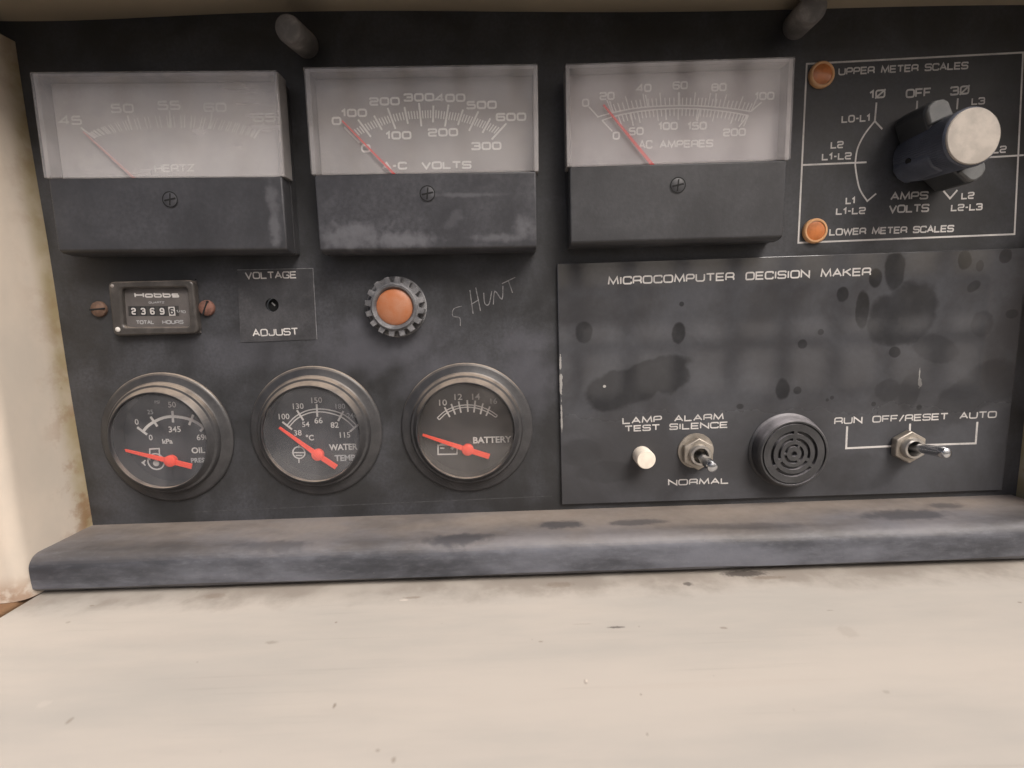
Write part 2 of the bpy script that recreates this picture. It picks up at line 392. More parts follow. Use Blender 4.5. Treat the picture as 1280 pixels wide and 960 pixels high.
# ------------------------------------------------------------------ mesh helpers (coordinates in mm: u right, v up, h out of the panel)
class MB:
    def __init__(s):
        s.v, s.f, s.smooth = [], [], []
    def add(s, vs, fs, smooth=False):
        b = len(s.v)
        s.v += [V(*p) for p in vs]
        s.f += [[i + b for i in f] for f in fs]
        s.smooth += [smooth] * len(fs)
        return s
    def box(s, u0, u1, v0, v1, h0, h1):
        vs = [(u, v, h) for h in (h0, h1) for v in (v0, v1) for u in (u0, u1)]
        return s.add(vs, [(0, 2, 3, 1), (4, 5, 7, 6), (0, 1, 5, 4), (2, 6, 7, 3), (0, 4, 6, 2), (1, 3, 7, 5)])
    def prism(s, pts, h0, h1, smooth=False):
        n = len(pts)
        ar = sum(pts[i][0] * pts[(i + 1) % n][1] - pts[(i + 1) % n][0] * pts[i][1] for i in range(n))
        if ar < 0:
            pts = pts[::-1]
        s.add([(x, y, h0) for x, y in pts] + [(x, y, h1) for x, y in pts], [tuple(range(n))[::-1], tuple(range(n, 2 * n))])
        b = len(s.v) - 2 * n
        for i in range(n):
            j = (i + 1) % n
            s.f.append([b + i, b + j, b + n + j, b + n + i]); s.smooth.append(smooth)
        return s
    def lathe(s, prof, n=64, c=(0, 0), mod=None, smooth=True, closed=False):
        vs, fs = [], []
        for (r, h) in prof:
            for k in range(n):
                a = 2 * math.pi * k / n
                rr = r * (mod(a, r, h) if mod else 1)
                vs.append((c[0] + rr * math.cos(a), c[1] + rr * math.sin(a), h))
        for i in range(len(prof) - 1):
            for k in range(n):
                j = (k + 1) % n
                fs.append((i * n + k, i * n + j, (i + 1) * n + j, (i + 1) * n + k))
        if not closed:
            if prof[0][0] > 1e-6:
                fs.append(tuple(range(n))[::-1])
            if prof[-1][0] > 1e-6:
                b = (len(prof) - 1) * n
                fs.append(tuple(range(b, b + n)))
        else:
            b = (len(prof) - 1) * n
            for k in range(n):
                j = (k + 1) % n
                fs.append((b + k, b + j, j, k))
        return s.add(vs, fs, smooth)
    def ring(s, outer, inner, h0, h1):
        """outer, inner: same number of points"""
        n = len(outer)
        vs = [(x, y, h) for h in (h0, h1) for ps in (outer, inner) for x, y in ps]
        fs = []
        for i in range(n):
            j = (i + 1) % n
            fs += [(i, j, 2 * n + j, 2 * n + i), (n + j, n + i, 3 * n + i, 3 * n + j),
                   (2 * n + i, 2 * n + j, 3 * n + j, 3 * n + i), (j, i, n + i, n + j)]
        return s.add(vs, fs)
    def ribbon(s, pts, half, h, closed=False, thick=0.0):
        n = len(pts)
        if n < 2:
            return s
        L, Rr = [], []
        for i in range(n):
            p = pts[i]
            if closed:
                a, b = pts[i - 1], pts[(i + 1) % n]
            else:
                a, b = pts[max(i - 1, 0)], pts[min(i + 1, n - 1)]
            def nrm(q, r):
                dx, dy = r[0] - q[0], r[1] - q[1]
                l = math.hypot(dx, dy) or 1e-9
                return (-dy / l, dx / l)
            n1 = nrm(a, p) if (closed or i > 0) else nrm(p, b)
            n2 = nrm(p, b) if (closed or i < n - 1) else n1
            mx, my = n1[0] + n2[0], n1[1] + n2[1]
            l = math.hypot(mx, my)
            if l < 1e-6:
                mx, my, l = n1[0], n1[1], 1
            mx, my = mx / l, my / l
            k = half / max(0.45, mx * n1[0] + my * n1[1])
            L.append((p[0] + mx * k, p[1] + my * k))
            Rr.append((p[0] - mx * k, p[1] - my * k))
        vs = [(x, y, h) for x, y in L] + [(x, y, h) for x, y in Rr]
        fs = []
        for i in range(n if closed else n - 1):
            j = (i + 1) % n
            fs.append((n + i, n + j, j, i))
        return s.add(vs, fs)
    def tube(s, pts, radii, n=20, cap=True):
        """pts: (u, v, h) list"""
        P = [Vector(p) for p in pts]
        vs, fs = [], []
        for i, p in enumerate(P):
            d = (P[min(i + 1, len(P) - 1)] - P[max(i - 1, 0)]).normalized()
            x = d.cross(Vector((0, 1, 0.01))).normalized()
            y = d.cross(x)
            for k in range(n):
                a = 2 * math.pi * k / n
                vs.append(tuple(p + (x * math.cos(a) + y * math.sin(a)) * radii[i]))
        for i in range(len(P) - 1):
            for k in range(n):
                j = (k + 1) % n
                fs.append((i * n + k, (i + 1) * n + k, (i + 1) * n + j, i * n + j))
        if cap:
            fs.append(tuple(range(n)))
            b = (len(P) - 1) * n
            fs.append(tuple(range(b, b + n))[::-1])
        return s.add(vs, fs, True)
    def build(s, name, mat, parent=None, bevel=0.0, seg=2, label=None):
        me = bpy.data.meshes.new(name)
        me.from_pydata([tuple(v) for v in s.v], [], s.f)
        me.polygons.foreach_set('use_smooth', s.smooth)
        me.materials.append(mat)
        bm = bmesh.new()
        bm.from_mesh(me)
        bmesh.ops.recalc_face_normals(bm, faces=bm.faces) if not getattr(s, 'flat', False) else None
        bm.to_mesh(me)
        bm.free()
        me.set_sharp_from_angle(angle=rad(34))
        o = bpy.data.objects.new(name, me)
        COL.objects.link(o)
        if parent is not None:
            o.parent = parent
        if bevel:
            b = o.modifiers.new('bevel', 'BEVEL')
            b.width = bevel * MM
            b.segments = seg
            b.limit_method = 'ANGLE'
            b.angle_limit = rad(35)
            b.harden_normals = False
        if label:
            o['label'] = label
        return o

def flat():
    m = MB(); m.flat = True
    return m

def thing(name, label, cat, px=None, h=0.0, group=None, xz=None, rot=0.0):
    o = bpy.data.objects.new(name, None)
    o.empty_display_size = 0.01
    COL.objects.link(o)
    x, z = xz if xz else at(px[0], px[1], h)
    o.location = V(x, z, h)
    o.rotation_euler = (0, rot, 0)
    tag(o, label, cat, group)
    o['x0'], o['z0'] = x, z
    return o

def tag(o, label, cat, group=None, kind=None):
    if label: o['label'] = label
    if cat: o['category'] = cat
    if group: o['group'] = group
    if kind: o['kind'] = kind
    return o

def loc(root, px, py, h):
    x, z = at(px, py, h)
    return x - root['x0'], z - root['z0']

# ------------------------------------------------------------------ lettering: squared wide stroke letters
O_ = [((0, 0), (1, 0), (1, 1), (0, 1))]
G = {
 'A': ([[(0, 0), (.5, 1), (1, 0)], [(.2, .33), (.8, .33)]], 1.0, 0), 'B': ([[(0, 0), (0, 1), (.94, 1), (.94, .53), (0.05, .53)], [(0, 0), (1, 0), (1, .53), (.9, .53)]], .95, 1),
 'C': ([[(1, .74), (1, 1), (0, 1), (0, 0), (1, 0), (1, .26)]], .95, 1), 'D': ([[(0, 0), (0, 1), (1, 1), (1, 0), (0, 0)]], 1.0, 1),
 'E': ([[(1, 1), (0, 1), (0, 0), (1, 0)], [(0.02, .51), (.92, .51)]], .9, 0), 'F': ([[(1, 1), (0, 1), (0, 0)], [(0.02, .48), (.88, .48)]], .88, 0),
 'G': ([[(1, .76), (1, 1), (0, 1), (0, 0), (1, 0), (1, .46), (.58, .46)]], 1.0, 1), 'H': ([[(0, 0), (0, 1)], [(1, 0), (1, 1)], [(0, .5), (1, .5)]], 1.0, 0),
 'I': ([[(.5, 0), (.5, 1)]], .12, 0), 'J': ([[(1, 1), (1, 0), (0, 0), (0, .3)]], .85, 1), 'K': ([[(0, 0), (0, 1)], [(.95, 1), (.12, .48)], [(.33, .6), (1, 0)]], .92, 0),
 'L': ([[(0, 1), (0, 0), (1, 0)]], .85, 0), 'M': ([[(0, 0), (.1, 1), (.5, .08), (.9, 1), (1, 0)]], 1.18, 0), 'N': ([[(0, 0), (0, 1), (1, 0), (1, 1)]], 1.0, 0),
 'O': ([['c', (0, 0), (1, 0), (1, 1), (0, 1)]], 1.05, 1), 'P': ([[(0, 0), (0, 1), (1, 1), (1, .42), (0.02, .42)]], .92, 1),
 'R': ([[(0, 0), (0, 1), (1, 1), (1, .42), (0.02, .42)], [(.72, .42), (1, .32), (1, 0)]], .95, 1), 'S': ([[(1, .8), (1, 1), (0, 1), (0, .51), (1, .51), (1, 0), (0, 0), (0, .2)]], .95, 1),
 'T': ([[(0, 1), (1, 1)], [(.5, .97), (.5, 0)]], .95, 0), 'U': ([[(0, 1), (0, 0), (1, 0), (1, 1)]], 1.0, 1), 'V': ([[(0, 1), (.5, 0), (1, 1)]], 1.0, 0),
 'W': ([[(0, 1), (.25, 0), (.5, .9), (.75, 0), (1, 1)]], 1.4, 0), 'X': ([[(0, 0), (1, 1)], [(0, 1), (1, 0)]], .95, 0), 'Y': ([[(0, 1), (.5, .45), (1, 1)], [(.5, .45), (.5, 0)]], .95, 0),
 'Z': ([[(0, 1), (1, 1), (0, 0), (1, 0)]], .9, 0), 'Q': ([['c', (0, 0), (1, 0), (1, 1), (0, 1)], [(.6, .3), (1, -.05)]], 1.0, 1),
 '0': ([['c', (0, 0), (1, 0), (1, 1), (0, 1)]], .9, 1), 'Ø': ([['c', (0, 0), (1, 0), (1, 1), (0, 1)], [(-.1, -.1), (1.1, 1.1)]], .95, 1),
 '1': ([[(0, .72), (.8, 1), (.8, 0)]], .4, 0), '2': ([[(0, .78), (0, 1), (1, 1), (1, .5), (0, .5), (0, 0), (1, 0)]], .88, 1),
 '3': ([[(0, .8), (0, 1), (.97, 1), (.97, .52)], [(.25, .52), (1, .52), (1, 0), (0, 0), (0, .2)]], .88, 1), '4': ([[(.76, 0), (.76, 1), (0, .28), (1, .28)]], .92, 0),
 '5': ([[(.95, 1), (.05, 1), (0, .56), (1, .56), (1, 0), (0, 0), (0, .18)]], .88, 1), '6': ([[(1, .82), (1, 1), (0, 1), (0, 0), (1, 0), (1, .56), (0.03, .56)]], .9, 1),
 '7': ([[(0, 1), (1, 1), (.35, 0)]], .85, 0), '8': ([['c', (0, 0), (1, 0), (1, 1), (0, 1)], [(0.03, .52), (.97, .52)]], .9, 1),
 '9': ([[(0, .18), (0, 0), (1, 0), (1, 1), (0, 1), (0, .44), (.97, .44)]], .9, 1), '-': ([[(.1, .48), (.9, .48)]], .5, 0), '/': ([[(0, -.05), (1, 1.05)]], .55, 0),
 '+': ([[(0, .5), (1, .5)], [(.5, .9), (.5, .1)]], .6, 0), '°': ([['c', (0, .62), (1, .62), (1, 1), (0, 1)]], .3, 1), '.': ([[(.4, .0), (.4, .14)]], .2, 0), "'": ([[(.5, 1), (.5, .7)]], .2, 0),
 'k': ([[(0, 0), (0, 1)], [(.9, .65), (.12, .3)], [(.33, .4), (1, 0)]], .6, 0), 'a': ([[(.05, .66), (1, .66), (1, 0), (0, 0), (0, .36), (.97, .36)]], .68, 1),
 'o': ([['c', (0, 0), (1, 0), (1, .68), (0, .68)]], .8, 1), 'b': ([[(0, 1), (0, 0), (1, 0), (1, .68), (0.03, .68)]], .8, 1), 's': ([[(.95, .68), (0, .68), (0, .36), (1, .36), (1, 0), (0, 0)]], .75, 1),
}

def rounded(pts, r, closed=False, steps=4):
    n = len(pts)
    out = []
    for i in range(n):
        if not closed and i in (0, n - 1):
            out.append(pts[i]); continue
        p, a, b = pts[i], pts[i - 1], pts[(i + 1) % n]
        la, lb = math.dist(p, a), math.dist(p, b)
        k = min(r, la * .48, lb * .48)
        s0 = (p[0] + (a[0] - p[0]) / la * k, p[1] + (a[1] - p[1]) / la * k)
        s1 = (p[0] + (b[0] - p[0]) / lb * k, p[1] + (b[1] - p[1]) / lb * k)
        for q in range(steps + 1):
            t = q / steps
            out.append(((1 - t) ** 2 * s0[0] + 2 * t * (1 - t) * p[0] + t * t * s1[0], (1 - t) ** 2 * s0[1] + 2 * t * (1 - t) * p[1] + t * t * s1[1]))
    return out

def write(mb, s, p0, p1, cap, h, half=None, gap=0.27, space=0.7, rnd=0.26):
    """letters of height cap along the baseline from p0 to p1 (mm), stretched to fit"""
    half = half or cap * 0.10
    adv, tot = [], 0.0
    for i, ch in enumerate(s):
        wd = space if ch == ' ' else G[ch][1]
        adv.append((tot, wd))
        tot += wd + (gap if i < len(s) - 1 else 0)
    L = math.dist(p0, p1) - 2 * half
    ux, uy = (p1[0] - p0[0]) / math.dist(p0, p1), (p1[1] - p0[1]) / math.dist(p0, p1)
    kx = L / max(tot, .01)
    for (x0, wd), ch in zip(adv, s):
        if ch == ' ':
            continue
        for q, st in enumerate(G[ch][0]):
            closed = st[0] == 'c'
            pts = [(half + (x0 + (x * wd)) * kx, half + y * (cap - 2 * half)) for x, y in (st[1:] if closed else st)]
            if G[ch][2]:
                pts = rounded(pts, cap * rnd, closed)
            pts = [(p0[0] + x * ux - y * uy, p0[1] + x * uy + y * ux) for x, y in pts]
            mb.ribbon(pts, half, h + 0.006 * q, closed)
    return mb

def legend(root, s, a, b, cap_px, h, mat='print_white', name='lettering', k=None, half=None, lab=True, gap=.27):
    p0, p1 = loc(root, *a, h), loc(root, *b, h)
    scale = (CAM_D - h) / CAM_F / 1.0
    mb = flat()
    write(mb, s, p0, p1, cap_px * scale, h - root.get('h0', 0) + 0.06, half, gap)
    return mb.build(name, M[mat], root, label=('white lettering reading ' + s) if lab else None)

def centred(mb, s, c, cap, h, wk=0.75, ang=0.0, half=None, gap=0.3):
    """word centred on c (mm)"""
    tot = sum((.5 if ch == ' ' else G[ch][1]) for ch in s) + gap * (len(s) - 1)
    L = tot * cap * wk + 2 * (half or cap * .085)
    ca, sa = math.cos(ang), math.sin(ang)
    bx, by = c[0] + sa * cap / 2, c[1] - ca * cap / 2
    write(mb, s, (bx - ca * L / 2, by - sa * L / 2), (bx + ca * L / 2, by + sa * L / 2), cap, h, half, gap, .5)

def typeset(mb, word, c, cap, h, wk=1.0, fat=0.0, ang=0.0):
    cu = bpy.data.curves.new('type', 'FONT')
    cu.body = word
    cu.size = 1.0
    cu.offset = fat
    cu.resolution_u = 3
    o = bpy.data.objects.new('type', cu)
    COL.objects.link(o)
    me = bpy.data.meshes.new_from_object(o.evaluated_get(bpy.context.evaluated_depsgraph_get()))
    xs = [v.co.x for v in me.vertices]; 
    x0, x1 = min(xs), max(xs)
    CAPH = 0.69
    k = cap / CAPH
    vs = [(c[0] + (v.co.x - (x0 + x1) / 2) * k * wk, c[1] + (v.co.y - CAPH / 2) * k, h) for v in me.vertices]
    fs = [tuple(p.vertices) for p in me.polygons]
    mb.add(vs, fs)
    bpy.data.objects.remove(o)
    bpy.data.meshes.remove(me)
    bpy.data.curves.remove(cu)

def circle(c, r, n=32, a0=0, a1=360):
    return [(c[0] + r * math.cos(rad(a0 + (a1 - a0) * i / n)), c[1] + r * math.sin(rad(a0 + (a1 - a0) * i / n))) for i in range(n + (0 if a1 - a0 == 360 else 1))]

def spline(pts, steps=8):
    out = []
    n = len(pts)
    for i in range(n - 1):
        p0, p1, p2, p3 = pts[max(i - 1, 0)], pts[i], pts[i + 1], pts[min(i + 2, n - 1)]
        for q in range(steps):
            t = q / steps
            out.append(tuple(.5 * ((2 * p1[k]) + (-p0[k] + p2[k]) * t + (2 * p0[k] - 5 * p1[k] + 4 * p2[k] - p3[k]) * t * t + (-p0[k] + 3 * p1[k] - 3 * p2[k] + p3[k]) * t ** 3) for k in (0, 1)))
    out.append(pts[-1])
    return out

# ------------------------------------------------------------------ setting: ground, enclosure, rail
def plain_material(name, col, scale, var=.2, rough=.8):
    t = NT(name)
    n = t.noise(scale, 6, .6)
    return t.done(t.principled(t.mix(n, tuple(c * (1 - var) for c in col), tuple(c * (1 + var) for c in col)), rough))

g = MB().add([(-40000, -1300, -40000), (40000, -1300, -40000), (40000, -1300, 40000), (-40000, -1300, 40000)], [(0, 1, 2, 3)])
g.flat = True
tag(g.build('ground', plain_material('pale_dry_ground', (0.30, 0.285, 0.27), 0.8)), 'pale dry ground below the enclosure', None, kind='structure')

pv = MB().add([(-9000, -1296, -300), (9000, -1296, -300), (9000, -1296, 3570), (-9000, -1296, 3570)], [(0, 3, 2, 1)])  # unseen dark strip, added only to darken what the module plate mirrors
tag(pv.build('dark_reflection_strip', plain_material('reflection_dark', (0.05, 0.05, 0.05), 6, .25, .9)), 'unseen dark strip added to darken reflections in the module plate', None, kind='structure')

# pale floor of the enclosure
def shp(px, py):
    """photo pixel -> (x, h) on the shelf plane"""
    d = fwd * CAM_F + rt * (px - 640) - up * (py - 480)
    t = SHELF_Z / d.z
    return d.x * t, CAM_D - d.y * t
BR, DK, PALE = (0.20, 0.15, 0.11), (0.06, 0.05, 0.045), (0.75, 0.68, 0.6)
mk = []
for px, py, rx, ry, am, c in [(770, 784, 11, 1.3, .75, DK), (728, 780, 12, .7, .25, BR), (676, 802, 3, .8, .6, BR), (732, 852, 2.4, 3, .6, BR), (733, 851, 1.6, 2, .9, PALE), (801, 868, 1.1, 1.2, .85, BR), (809, 918, 1.3, 1.4, .85, BR),
                              (418, 882, 2, 3, .7, BR), (492, 950, 3, 3, .5, BR), (472, 938, 3, 1.6, .5, BR), (515, 747, 11, 1.8, .45, BR), (505, 750, 5, 1.4, .6, PALE), (420, 778, 1.5, 1.2, .6, BR),
                              (340, 803, 9, 2, .35, BR), (87, 901, 3, 4, .5, BR), (115, 757, 3, 1, .5, BR), (85, 778, 3, 1.5, .35, BR), (905, 785, 5, 1.5, .55, BR), (860, 730, 6, 3, .7, DK), (700, 731, 18, 4, .4, BR),
                              (930, 717, 30, 5, .8, DK), (960, 722, 22, 2.5, .5, BR), (1038, 763, 5, .6, .5, BR), (1275, 753, 3, 1, .7, BR), (1108, 865, 5, 2, .3, BR), (268, 745, 14, 4, .35, BR), (1060, 790, 12, 8, .15, BR),
                              (280, 850, 90, 12, .10, (.45, .4, .36)), (200, 800, 120, 10, .12, (.42, .38, .34)), (900, 855, 160, 4, .12, (.5, .42, .36)), (55, 880, 9, 4, .15, PALE)]:
    x, h = shp(px, py)
    kk = (CAM_D - h) / CAM_F
    mk.append((x, h, rx * kk, ry * kk * 1.6, am, c))
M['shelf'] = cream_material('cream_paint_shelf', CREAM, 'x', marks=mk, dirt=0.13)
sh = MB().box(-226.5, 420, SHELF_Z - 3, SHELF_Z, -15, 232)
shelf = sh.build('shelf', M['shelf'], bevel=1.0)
tag(shelf, 'cream painted steel floor sheet in front of the control panel', None, kind='structure')

# left and right side walls: inner face, rounded fold, front flange
RUST = (0.24, 0.11, 0.045)
M['wall'] = cream_material('cream_paint_wall', (0.66, 0.57, 0.475), 'z', rust=RUST, rust_amt=0.8, dirt=0.16)
def side_wall(x, out, z0, z1, label, depth=33.0):
    """section in (x, h); out = -1 for the left wall"""
    sec = [(x, -6.0), (x + out * 1.2, 10), (x + out * 3.4, depth - 3)]
    for k in range(1, 7):
        a_ = k / 6 * 80
        sec.append((x + out * (3.4 + 7 * (1 - math.cos(rad(a_)))), depth - 3 + 7 * math.sin(rad(a_))))
    sec.append((x + out * 90, depth + 16))
    back = [(sx + out * 1.6 if i < 3 else sx, sh_ - 1.6 if i >= 3 else sh_) for i, (sx, sh_) in enumerate(sec)]
    ring = sec + back[::-1]
    n = len(ring)
    mb = MB()
    zs = [z0 + (z1 - z0) * i / 40 for i in range(41)]
    vs = [(p[0] + 0.35 * math.sin(z * .05 + p[1] * .1), z, p[1]) for z in zs for p in ring]
    fs = []
    for i in range(40):
        for k in range(n):
            j = (k + 1) % n
            fs.append((i * n + k, i * n + j, (i + 1) * n + j, (i + 1) * n + k))
    fs += [tuple(range(n))[::-1], tuple(range(40 * n, 41 * n))]
    mb.add(vs, fs, True)
    o = mb.build('side_wall', M['wall'])
    for p in o.data.polygons:
        if len(p.vertices) > 4: p.use_smooth = False
    return tag(o, label, 'wall', 'cream side walls of the enclosure')
WTOP = at(20, 52)[1]
side_wall(-221.8, -1, SHELF_Z + 0.6, WTOP, 'cream painted steel side wall with rust spots, at the left end of the black panel')
side_wall(261.5, 1, SHELF_Z + 0.6, WTOP, 'sliver of cream side wall at the right end of the black panel')

# rusty frame member under the left wall
fr = MB().box(-330, -229.5, -150, SHELF_Z + 0.4, -10, 90)
tag(fr.build('frame_rail', dusty('rusty_brown_paint', (0.17, 0.085, 0.04), dust=(0.32, 0.2, 0.11), amount=0.6, rough=0.75, scale=40), bevel=1.5), 'rusty brown frame rail below the left side wall', 'frame rail')

# hood over the panel
HOOD_Z = at(640, 14)[1]
M['hood'] = plain_material('olive_beige_paint', (0.38, 0.32, 0.235), 12, .15, .55)
hb = MB()
nx = 60
vs, fs = [], []
for i in range(nx + 1):
    x = -330 + 660 * i / nx
    sag = 1.6 * math.exp(-((x + 205) / 60) ** 2) + 0.8 * math.sin(x * .021)
    for h, dz in ((-4, 0), (18, -sag * .3), (58, -sag * .6), (60, 1.2), (60, 6), (-4, 5)):
        vs.append((x, HOOD_Z - .022 * x - sag * (1 if h < 1 and dz == 0 else .8 if h == 18 else .5) + (dz if dz > 0 else 0), h))
for i in range(nx):
    for k in range(6):
        j = (k + 1) % 6
        fs.append((i * 6 + k, (i + 1) * 6 + k, (i + 1) * 6 + j, i * 6 + j))
fs += [tuple(range(6)), tuple(range(nx * 6, nx * 6 + 6))[::-1]]
hb.add(vs, fs)
tag(hb.build('hood', M['hood']), 'olive beige sheet metal hood overhanging the top of the black panel', 'hood')

# rail along the bottom of the panel
def rail():
    sec = [(-3, -103.2), (0, -102.6), (6, -102.5), (20, -103.2)]
    for k in range(9):
        a_ = 90 - k * 11.25
        sec.append((26.6 + 6.6 * math.cos(rad(a_)), -109.9 + 6.4 * math.sin(rad(a_))))
    sec += [(33.2, -115), (33.0, -119.2), (31.0, -121.0), (-3, -121.4)]
    n = len(sec)
    N = 120
    x0, x1 = -225.0, 259.5
    vs, fs = [], []
    for i in range(N + 1):
        x = x0 + (x1 - x0) * i / N
        for (h, z) in sec:
            wv = 0.5 * math.sin(x * .031) + .35 * math.sin(x * .083 + 1) + random.uniform(-.08, .08)
            f = max(0, min(1, (h - 10) / 20))
            vs.append((x, z + (wv * f * .7 if z > -121 else 0) , h + (wv * .4 * f)))
    for i in range(N):
        for k in range(n):
            j = (k + 1) % n
            fs.append((i * n + k, (i + 1) * n + k, (i + 1) * n + j, i * n + j))
    fs += [tuple(range(n)), tuple(range(N * n, N * n + n))[::-1]]
    mb = MB().add(vs, fs, True)
    o = mb.build('panel_rail', M['lip'])
    return tag(o, 'dusty black rail with rounded front edge along the bottom of the panel', 'rail')
rail()

# ------------------------------------------------------------------ control panel sheet with its cut-outs and printing
OIL, WATER, BATT = (210.8, 546.6), (396.3, 538.7), (584, 534.8)
HOLE = (340.3, 381.3)
cp = MB().box(-300, 300, -103.5, HOOD_Z + 8, -2.0, 0)
panel = cp.build('control_panel', M['panel'])
panel['x0'] = 0.0; panel['z0'] = 0.0
def cut(target, mb):
    c = mb.build('cutter', M['black_hole'])
    md = target.modifiers.new('cut', 'BOOLEAN')
    md.object = c
    md.solver = 'EXACT'
    dg = bpy.context.evaluated_depsgraph_get()
    me = bpy.data.meshes.new_from_object(target.evaluated_get(dg))
    target.modifiers.clear()
    old = target.data
    target.data = me
    for p in me.polygons: p.use_smooth = False
    me.name = old.name
    bpy.data.objects.remove(c)
for p, r in ((OIL, 25.5), (WATER, 25.5), (BATT, 25.5)):
    cut(panel, MB().lathe([(r, -10), (r, 10)], 64, at(*p)))
cut(panel, MB().lathe([(3.4, -10), (3.4, 10)], 32, at(*HOLE)))
tag(panel, 'black painted sheet metal control panel carrying the meters, gauges and switches', 'panel')

for s, a_, b_, c_ in [
    ('UPPER METER SCALES', (1047.6, 94.4), (1210, 86.5), 8.2), ('LOWER METER SCALES', (1036.2, 294.7), (1192, 290), 8.4), ('1Ø', (1086.3, 123.9), (1106.5, 122.4), 9.6), ('OFF', (1131.7, 123), (1164, 120.7), 10),
    ('3Ø', (1187.3, 119.8), (1211.4, 117.8), 10), ('L3', (1213.9, 131.4), (1231, 130.4), 8), ('L0-L1', (1051.6, 153.9), (1087.5, 151.8), 8.4), ('L1-L2', (1027, 200.7), (1064.3, 199.2), 8.2),
    ('L1', (1056.7, 255.4), (1068.8, 254.8), 8.2), ('L1-L2', (1044.6, 268.7), (1081.8, 267.5), 8.2), ('AMPS', (1112.6, 250.6), (1160, 249.1), 9.4), ('VOLTS', (1110.5, 266.6), (1161, 265), 9.6),
    ('L2', (1201.2, 249.4), (1217.5, 248.5), 8.2), ('L2-L3', (1188.2, 264.2), (1227.8, 262.7), 8.2), ('L2', (1038, 186), (1054.3, 185.2), 8.2), ('L2', (1240.5, 192), (1257.7, 191), 8.2)]:
    legend(panel, s, a_, b_, c_, 0.0)

def plines(root, lst, half, h, name, mat, label=None, smooth=False, dh=0.0):
    mb = flat()
    for q, pl in enumerate(lst):
        pts = [loc(root, *p, h) for p in pl]
        if smooth: pts = spline(pts)
        mb.ribbon(pts, half, h + 0.05 + 0.004 * q + dh)
    return mb.build(name, mat, root, label=label)
fb = [at(1008.4, 79.9), at(1278.8, 65.7), at(1268, 292.7), at(997.8, 303.5)]
mb = flat(); mb.ribbon(fb, 0.4, 0.05, True)
mb.build('border_line', M['print_white'], panel, label='thin white border line round the selector legend')
for tk in [[(1003.5, 206.3), (1083, 202.9)], [(1214, 198), (1279.4, 194)], [(1146.5, 126), (1145.6, 137.3)], [(1197.2, 123), (1196, 136.7)], [(1179, 238.5), (1187.3, 248.2), (1196.6, 237.6)]]:
    plines(panel, [tk], 0.4, 0, 'tick_mark', M['print_white'], dh=.03)
plines(panel, [[(1095.4, 128.2), (1093.3, 151.5), (1102.6, 161.5)]], 0.4, 0, 'tick_mark', M['print_white'], dh=.07)
arc = spline([at(*p) for p in [(1093.3, 151.5), (1080.9, 167.5), (1072.4, 184), (1069.4, 199.2), (1069.4, 211.3), (1074.2, 235.5), (1083.9, 251.5)]])
arc = [(x, z) for x, z in arc] + [at(1095, 242)]
mb = flat(); mb.ribbon(arc, 0.36, 0.10)
mb.build('legend_arc', M['print_white'], panel)

# scratched word
sc = lambda x, y: (300 + x / 3, 320 + y / 3)
hand = [[(832, 188), (802, 198), (798, 225), (824, 232), (826, 262)], [(862, 128), (874, 216)], [(884, 118), (902, 206)], [(866, 182), (896, 164)], [(914, 138), (918, 178), (934, 180), (944, 132)],
        [(950, 182), (956, 132), (982, 162), (986, 112)], [(982, 104), (1032, 80)], [(1006, 92), (1022, 138)]]
mb = flat()
for q, st in enumerate(hand):
    mb.ribbon(spline([at(*sc(*p)) for p in st], 4), 0.22 if q else 0.16, 0.03 + .003 * q)
mb.build('scratched_lettering', paint('scratch_grey', (0.19, 0.185, 0.185), 0.7, .35, 500), panel, label='handwritten word SHUNT scratched into the paint')
# dents, scuffs, faint drawn line low on the panel
mb = flat()
mb.ribbon([at(240, 640), at(420, 632), at(690, 620)], 0.16, 0.03)
mb.build('scuff_line', paint('scuff_grey', (0.065, 0.065, 0.067), 0.7, .3, 300), panel)

